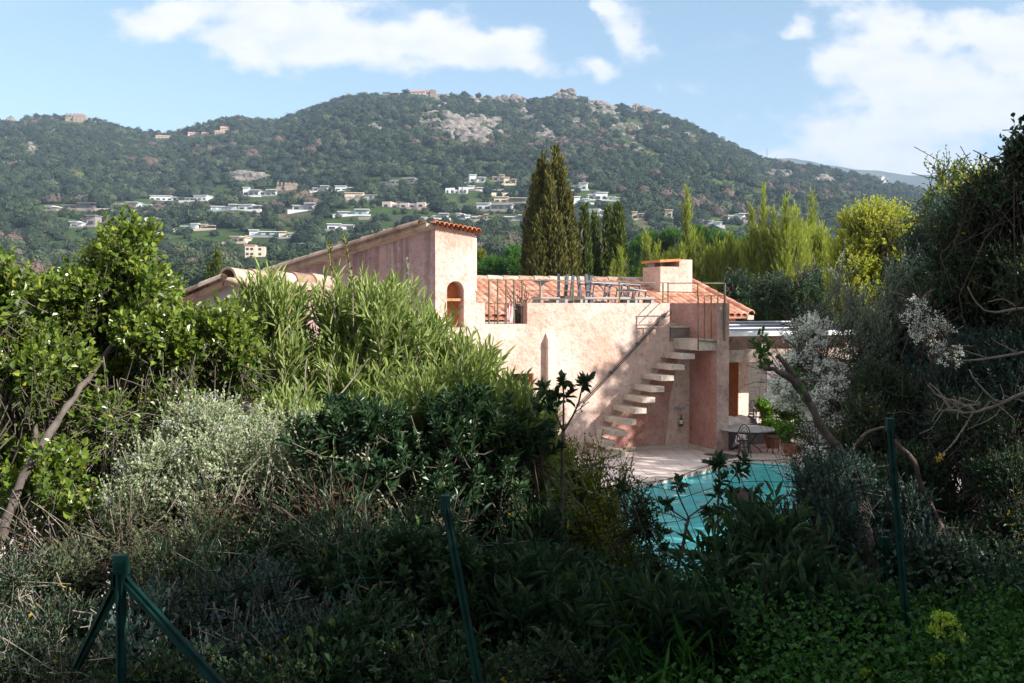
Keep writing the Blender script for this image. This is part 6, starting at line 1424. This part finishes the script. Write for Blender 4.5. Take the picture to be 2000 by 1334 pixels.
plant('thicket_shrub', 'nearly black thicket behind the right fence post', 'shrub', gb(1900, 1150, 6.8), [bl(1850, 950, 7.4, 110, 80, .6), bl(1960, 930, 7, 120, 100, .7), bl(1860, 1060, 6.6, 110, 70, .5), bl(2010, 1060, 6.4, 110, 90, .5), bl(1720, 1050, 6.6, 90, 60, .4), bl(1940, 840, 7.2, 110, 80, .6)], 3600, .3, 12, .036, .015, M['l_mixed'], M['bark_dark'], 604, shape='ovate', upness=.3, tonebias=.1, limb=.03, twig=.0025, rand=.8)
plant('flowering_mimosa', 'sprays with small yellow flowers at the top of the right thicket', 'tree', gb(1900, 1000, 10.5), [bl(1880, 400, 11, 60, 45, .6), bl(1930, 370, 11, 60, 45, .6), bl(1850, 460, 11, 50, 50, .6), bl(1960, 420, 10.6, 60, 60, .6), bl(1870, 540, 10.8, 60, 60, .6)], 900, .4, 18, .045, .016, M['l_mimosa'], M['bark'], 605, shape='lance', upness=.7, ang=45, limb=.05, twig=.003, rand=.5, flowers=(M['yellow_fl'], .25, .02, 8), crown='crown', stems='limbs')
plant('loose_tree', 'thin loose sprays of leaves against the sky left of the dark tree top', 'tree', gb(1800, 950, 12), [bl(1850, 330, 12, 50, 22, .4), bl(1900, 345, 12, 50, 25, .4), bl(1810, 400, 12, 25, 60, .3), bl(1830, 460, 12, 30, 60, .3)], 150, .55, 16, .05, .022, M['l_viburnum'], M['bark'], 606, shape='ovate', upness=.4, rand=.6, limb=.03, twig=.004)
plant('dark_tree_spray', 'nearest dark leafy branch entering at the right edge against the sky', 'tree branch', gb(2160, 900, 5.0), [bl(1990, 290, 5.0, 26, 40, .2), bl(2010, 250, 5.0, 28, 36, .2), bl(2060, 320, 5.0, 60, 80, .3), bl(1975, 320, 5, 26, 12, .1)], 130, .22, 10, .045, .022, LP, M['bark_dark'], 607, shape='ovate', upness=.3, rand=.8, limb=.007, twig=.002, nlimb=16)
# olive sprays
def olive(label, blobs, base, seed, n): plant('olive_sapling', label, 'olive', base, blobs, n, .55, 26, .045, .010, M['l_olive'], M['bark'], seed, shape='lance', whorl=2, upness=1.0, rand=.35, ang=42, limb=.012, twig=.0022, t0=.05, low=-.3, shell=.8)
olive('silvery olive sprays left of the white blossom, rising above the pergola', [bl(1660, 600, 9.5, 45, 45, .4), bl(1640, 540, 9.5, 25, 40, .3), bl(1690, 640, 9.3, 40, 40, .4)], gb(1720, 980, 9.2), 611, 150)
olive('silvery olive sprays in the middle, in front of the yellow green tree', [bl(1740, 600, 9.3, 40, 55, .4), bl(1755, 540, 9.3, 30, 45, .3), bl(1730, 650, 9.2, 40, 40, .4)], gb(1740, 980, 9.2), 612, 170)
# white broom
wb = dict(shape='needle', upness=-.1, rand=.55, ang=30, limb=.006, twig=.0022, low=-.9, bend=-.35, shell=.7)
plant('white_broom', 'large white flowering broom arching down beside the pergola', 'flowering shrub', gb(1640, 1000, 8.8), [bl(1575, 665, 9.3, 40, 45, .3), bl(1590, 720, 9.2, 55, 45, .35), bl(1545, 750, 9.2, 40, 30, .25), bl(1620, 780, 9.1, 60, 50, .35), bl(1650, 840, 9.0, 55, 45, .35), bl(1610, 850, 9, 40, 40, .3)], 1250, .32, 6, .03, .004, M['l_blue'], M['bark_dark'], 621, nlimb=120, flowers=(M['white_fl'], .97, .020, 44), **wb)
plant('white_broom', 'white blossom cluster in the dark trees right of the olive sprays', 'flowering shrub', gb(1800, 950, 8), [bl(1790, 610, 7.8, 35, 30, .2), bl(1830, 640, 7.7, 40, 30, .2), bl(1850, 690, 7.6, 30, 30, .2), bl(1805, 650, 7.8, 40, 22, .2)], 190, .20, 5, .03, .004, M['l_blue'], M['bark_dark'], 622, nlimb=20, flowers=(M['white_fl'], .95, .012, 16), **wb)
plant('white_broom', 'small white blossom patch at the pool corner, under the bare limb', 'flowering shrub', gb(1570, 1020, 6), [bl(1560, 905, 6.4, 26, 14, .15), bl(1590, 880, 6.4, 20, 20, .15)], 80, .16, 5, .03, .004, M['l_blue'], M['bark_dark'], 623, flowers=(M['white_fl'], .95, .012, 16), **wb)
# lopped limbs and bare branches
e = empty('lopped_tree', gb(1680, 1000, 6.6), 'big bare lopped grey limb leaning up to the left in front of the white broom', 'tree')
tube_part([([(1700, 960, 6.6), (1655, 900, 6.6), (1610, 840, 6.6), (1575, 775, 6.6), (1545, 725, 6.6), (1518, 694, 6.6)], .036, .017), ([(1578, 782, 6.6), (1550, 745, 6.55), (1520, 725, 6.5), (1492, 718, 6.5)], .026, .014), ([(1508, 722, 6.5), (1495, 705, 6.5), (1482, 692, 6.5)], .008, .005),
    ([(1700, 960, 6.6), (1740, 1010, 6.6), (1780, 1080, 6.6)], .05, .07), ([(1660, 905, 6.6), (1672, 870, 6.5), (1700, 842, 6.5), (1740, 835, 6.5)], .018, .008)], 'trunk', M['bark'], e, 10)
r = np.random.default_rng(77); tips = np.array([at(x, y, 6.5) for x, y in ((1495, 700), (1498, 690), (1488, 685), (1560, 735), (1570, 770), (1500, 708), (1490, 690), (1480, 665), (1493, 660), (1497, 675))]); P = np.repeat(tips, 7, 0) + r.normal(size=(70, 3)) * .02
V, q = leaves(P, rdir(r, 70) + [0, 0, .6], rdir(r, 70), np.full(70, .06), np.full(70, .022), 'ovate'); mesh_obj('young_leaves', V, [q], M['l_weed'], e, r.random(70).repeat(6))
e = empty('fallen_trunk', gb(1640, 1150, 5.6), 'thick dark trunk leaning over the near right corner of the pool', 'tree')
tube_part([([(1440, 962, 6.0), (1480, 1005, 5.9), (1540, 1050, 5.8), (1620, 1070, 5.7), (1690, 1100, 5.6), (1700, 1180, 5.5)], .055, .075), ([(1700, 1180, 5.5), (1690, 1080, 5.6), (1665, 1010, 5.7), (1640, 950, 5.8)], .07, .03)], 'trunk', M['bark_dark'], e, 10)
e = empty('bare_tree', gb(1840, 1150, 6.2), 'crooked bare limb curving up behind the right fence post', 'tree')
tube_part([([(1745, 1068, 6.2), (1800, 1055, 6.1), (1835, 1035, 6.1), (1822, 1000, 6.1), (1800, 950, 6.1), (1785, 900, 6.1), (1745, 860, 6.2)], .026, .012)], 'limb', M['bark_dark'], e, 9)
e = empty('bare_branch', at(2040, 760, 4.6), 'long pale bare branch with many small side twigs reaching in from the right edge', 'tree branch')
D = 4.6
tube_part([([(2060, 750, D), (2000, 768, D), (1940, 795, D), (1890, 806, D), (1860, 800, D), (1838, 770, D), (1815, 748, D)], .009, .003), ([(1905, 802, D), (1870, 785, D), (1835, 775, D), (1812, 752, D)], .005, .003), ([(1985, 772, D), (1950, 785, D), (1920, 760, D), (1900, 735, D), (1893, 722, D)], .006, .003),
    ([(1900, 806, D), (1880, 840, D), (1858, 870, D), (1835, 892, D)], .005, .003), ([(1880, 806, D), (1850, 780, D), (1825, 768, D)], .004, .002), ([(1960, 785, D), (1940, 815, D), (1890, 838, D)], .004, .002)], 'branch', M['bark_pale'], e, 7)
r = np.random.default_rng(9); n = 46; t = r.random(n); s0 = np.array([at(2030 - 200 * a + r.normal() * 4, 765 + 40 * a, D) for a in t]); e1 = s0 + r.normal(size=(n, 3)) * [.05, .05, .05]
V, q = tubes(np.stack([s0, (s0 + e1) / 2 + r.normal(size=(n, 3)) * .01, e1], 1), np.full((n, 3), .0022), 4); mesh_obj('twigs', V, [q], M['bark_pale'], e)
e = empty('bare_branch', at(2040, 590, 5.2), 'second pale bare branch above the first, running level from the right edge', 'tree branch'); D = 5.2
tube_part([([(2050, 600, D), (1990, 603, D), (1945, 610, D), (1915, 600, D), (1890, 560, D)], .009, .003), ([(2050, 680, D), (1990, 690, D), (1930, 700, D), (1880, 705, D), (1850, 700, D)], .009, .003), ([(1990, 603, D), (1960, 585, D), (1930, 590, D)], .004, .002), ([(1990, 690, D), (1950, 670, D), (1935, 660, D)], .004, .002), ([(1930, 700, D), (1900, 690, D), (1870, 680, D)], .003, .002)], 'branch', M['bark_pale'], e, 7)
yf = empty('yellow_flower', at(1834, 895, 4.6), 'single yellow flower hanging from the tip of the bare branch', 'flower'); r = np.random.default_rng(4); c = at(1834, 893, 4.6)
V, q = leaves(np.repeat(c[None], 16, 0) + r.normal(size=(16, 3)) * .006, rdir(r, 16) + [0, 0, -.3], rdir(r, 16), np.full(16, .018), np.full(16, .009), 'ovate'); mesh_obj('petals', V, [q], M['yellow_fl'], yf)
# 9 weeds and alexanders
def umbel_plant(label, px, py, D, heads, seed):
    r = np.random.default_rng(seed); base = gb(px, 1500, D); e = empty('alexanders_plant', base, label, 'wild plant'); mb = MB(); Vs, qs, off = [], [], 0
    for hx, hy, rr in heads:
        c = at(hx, hy, D); b0 = np.array(base); mb.tube([b0, b0 * .35 + c * .65 + [0, 0, -.05], c - [0, 0, .04]], [.006, .005, .003], 6)
        for k in range(22):
            d = rdir(r, 1)[0]; d[2] = abs(d[2]); t = c + d * rr; mb.tube([c - [0, 0, .035], t], .0012, 3, cap=False)
            pp = t + r.normal(size=(12, 3)) * .005; V, q = leaves(pp, rdir(r, 12), rdir(r, 12), np.full(12, .009), np.full(12, .008), 'ovate'); Vs.append(V); qs.append(q + off); off += len(V)
    mb.build('stalks', M['l_weed'], e, smooth=True); V = np.concatenate(Vs); mesh_obj('flower_heads', V, [np.concatenate(qs)], M['l_umbel'], e, r.random(len(V) // 6).repeat(6))
M['l_umbel'] = m_leaf('yellow green umbel', (.28, .40, .05), (.42, .55, .08), (.55, .66, .14), None, .7, .3, .2)
umbel_plant('alexanders with several round yellow green flower heads at the lower right', 1850, 1300, 3.5, [(1850, 1222, .032), (1828, 1238, .026), (1872, 1252, .024), (1838, 1208, .02), (1832, 1290, .016)], 701)
umbel_plant('single low alexanders head at the lower right corner', 1690, 1330, 3.6, [(1692, 1318, .014)], 702)
def carpet(label, name, cx, cy, n, seed, mat, L, W_, hgt, x0, x1, y0, y1, shape='ovate', up=.9, cat='ground cover'):
    r = np.random.default_rng(seed); x = r.uniform(x0, x1, n); y = r.uniform(y0, y1, n); keep = fbm(x, y, .7, seed, 2) > -.12; x, y = x[keep], y[keep]; n = len(x)
    P = np.stack([x, y, ground_z(x, y) + r.random(n) ** 1.5 * hgt], 1); D = nrm(np.concatenate([r.normal(size=(n, 2)), np.full((n, 1), up)], 1))
    V, q = leaves(P, D, rdir(r, n) * .5 + [0, 0, 1], L * r.uniform(.5, 1.2, n), W_ * r.uniform(.7, 1.2, n), shape, .15)
    o = mesh_obj(name, V, [q], mat, None, np.repeat(r.random(n) * .9, 6), kind='stuff'); tag(o, label, cat)
carpet('low lobed green weeds carpeting the lower right', 'weeds', 0, 0, 60000, 711, M['l_weed'], .026, .017, .46, .3, 3.2, 2.6, 4.6)
carpet('thin grass blades among the weeds along the fence', 'grass', 0, 0, 16000, 712, M['l_weed'], .16, .008, .25, -1.5, 3.5, 2.8, 6.5, 'needle', 1.6, 'grass')
carpet('dark low undergrowth over the slope below the fence', 'undergrowth', 0, 0, 42000, 713, M['l_mixed'], .045, .024, .55, -4.5, 4.5, 4.2, 9.5)
carpet('dead brown leaves lying on the soil', 'leaf_litter', 0, 0, 16000, 714, M['l_dry'], .05, .022, .02, -4.5, 4.5, 2.6, 9, 'ovate', .15)
# 10 tall unseen trees that shade the garden, right of and behind the view
def shade_tree(label, x, y, blobs, n, seed):
    base = (x, y, float(ground_z(x, y)))
    plant('shade_tree', label, 'tree', base, blobs, n, .6, 12, .16, .09, M['l_mixed'], M['bark_dark'], seed, shape='ovate', upness=.4, rand=.6, limb=.14, nlimb=80, twig=.008, shell=.8, crown='crown', stems='trunk')
shade_tree('broad dark tree just outside the view on the right, nearest', 5.4, 3.6, [(5.2, 3.4, 4.3, 1.6, 1.9, 1.5), (6.2, 2.0, 4.6, 1.7, 1.8, 1.5), (5.4, 5.2, 4.0, 1.2, 1.6, 1.4), (5.0, 1.0, 4.75, 1.5, 1.2, .8)], 2900, 801)
shade_tree('broad dark tree behind the viewpoint on the right', 5.2, -1.2, [(5.0, -1.0, 4.6, 1.8, 2.0, 1.7), (6.6, -2.4, 5.0, 1.8, 2.0, 1.6), (3.8, -2.6, 4.6, 1.6, 1.6, 1.4)], 2200, 802)
shade_tree('unseen tree added behind the viewpoint, its crown spread overhead to darken the foreground', .5, -3.2, [(0, -1.2, 6.2, 2.8, 2.2, .9), (-2.8, -2.0, 5.6, 2.2, 2.0, 1.1), (2.6, .2, 6.3, 2.0, 2.0, .8), (0, -3.6, 4.2, 3.6, 1.2, 2.2), (-.6, 1.6, 6.9, 1.8, 1.6, .8), (.6, 3.2, 7.3, 1.7, 1.3, .7)], 5600, 805)  # added crown out of view, blocking skylight over the foreground
for i, (y_, w_) in enumerate(((6.3, 'nearest'), (9.8, 'second'), (13.3, 'third'), (16.6, 'farthest'))):
    shade_tree('tall tree outside the view on the right, %s of the row shading the pool' % w_, 12.8, y_, [(12.6, y_, 6.1, 1.9, 2.1, 2.2), (12.9, y_ + .8, 3.8, 1.8, 1.9, 1.9), (12.3, y_ - 1.0, 4.6, 1.5, 1.6, 1.9)], 1500, 810 + i)

# ------------------------------------------------------------------ the air: one closed box round camera and scene
def haze():
    mb = MB(); mb.box8([(x, y, z) for z in (-8, 760) for x, y in ((-4200, -120), (4200, -120), (4200, 5200), (-4200, 5200))])
    m = bpy.data.materials.new('air haze'); m.use_nodes = True; nt = m.node_tree; nt.nodes.clear()
    o = nt.nodes.new('ShaderNodeOutputMaterial'); v = nt.nodes.new('ShaderNodeVolumePrincipled')
    v.inputs['Color'].default_value = (.52, .70, 1.0, 1); v.inputs['Density'].default_value = .00017; v.inputs['Anisotropy'].default_value = .0
    nt.links.new(v.outputs[0], o.inputs['Volume'])
    mb.build('haze', m, kind='stuff')
haze()
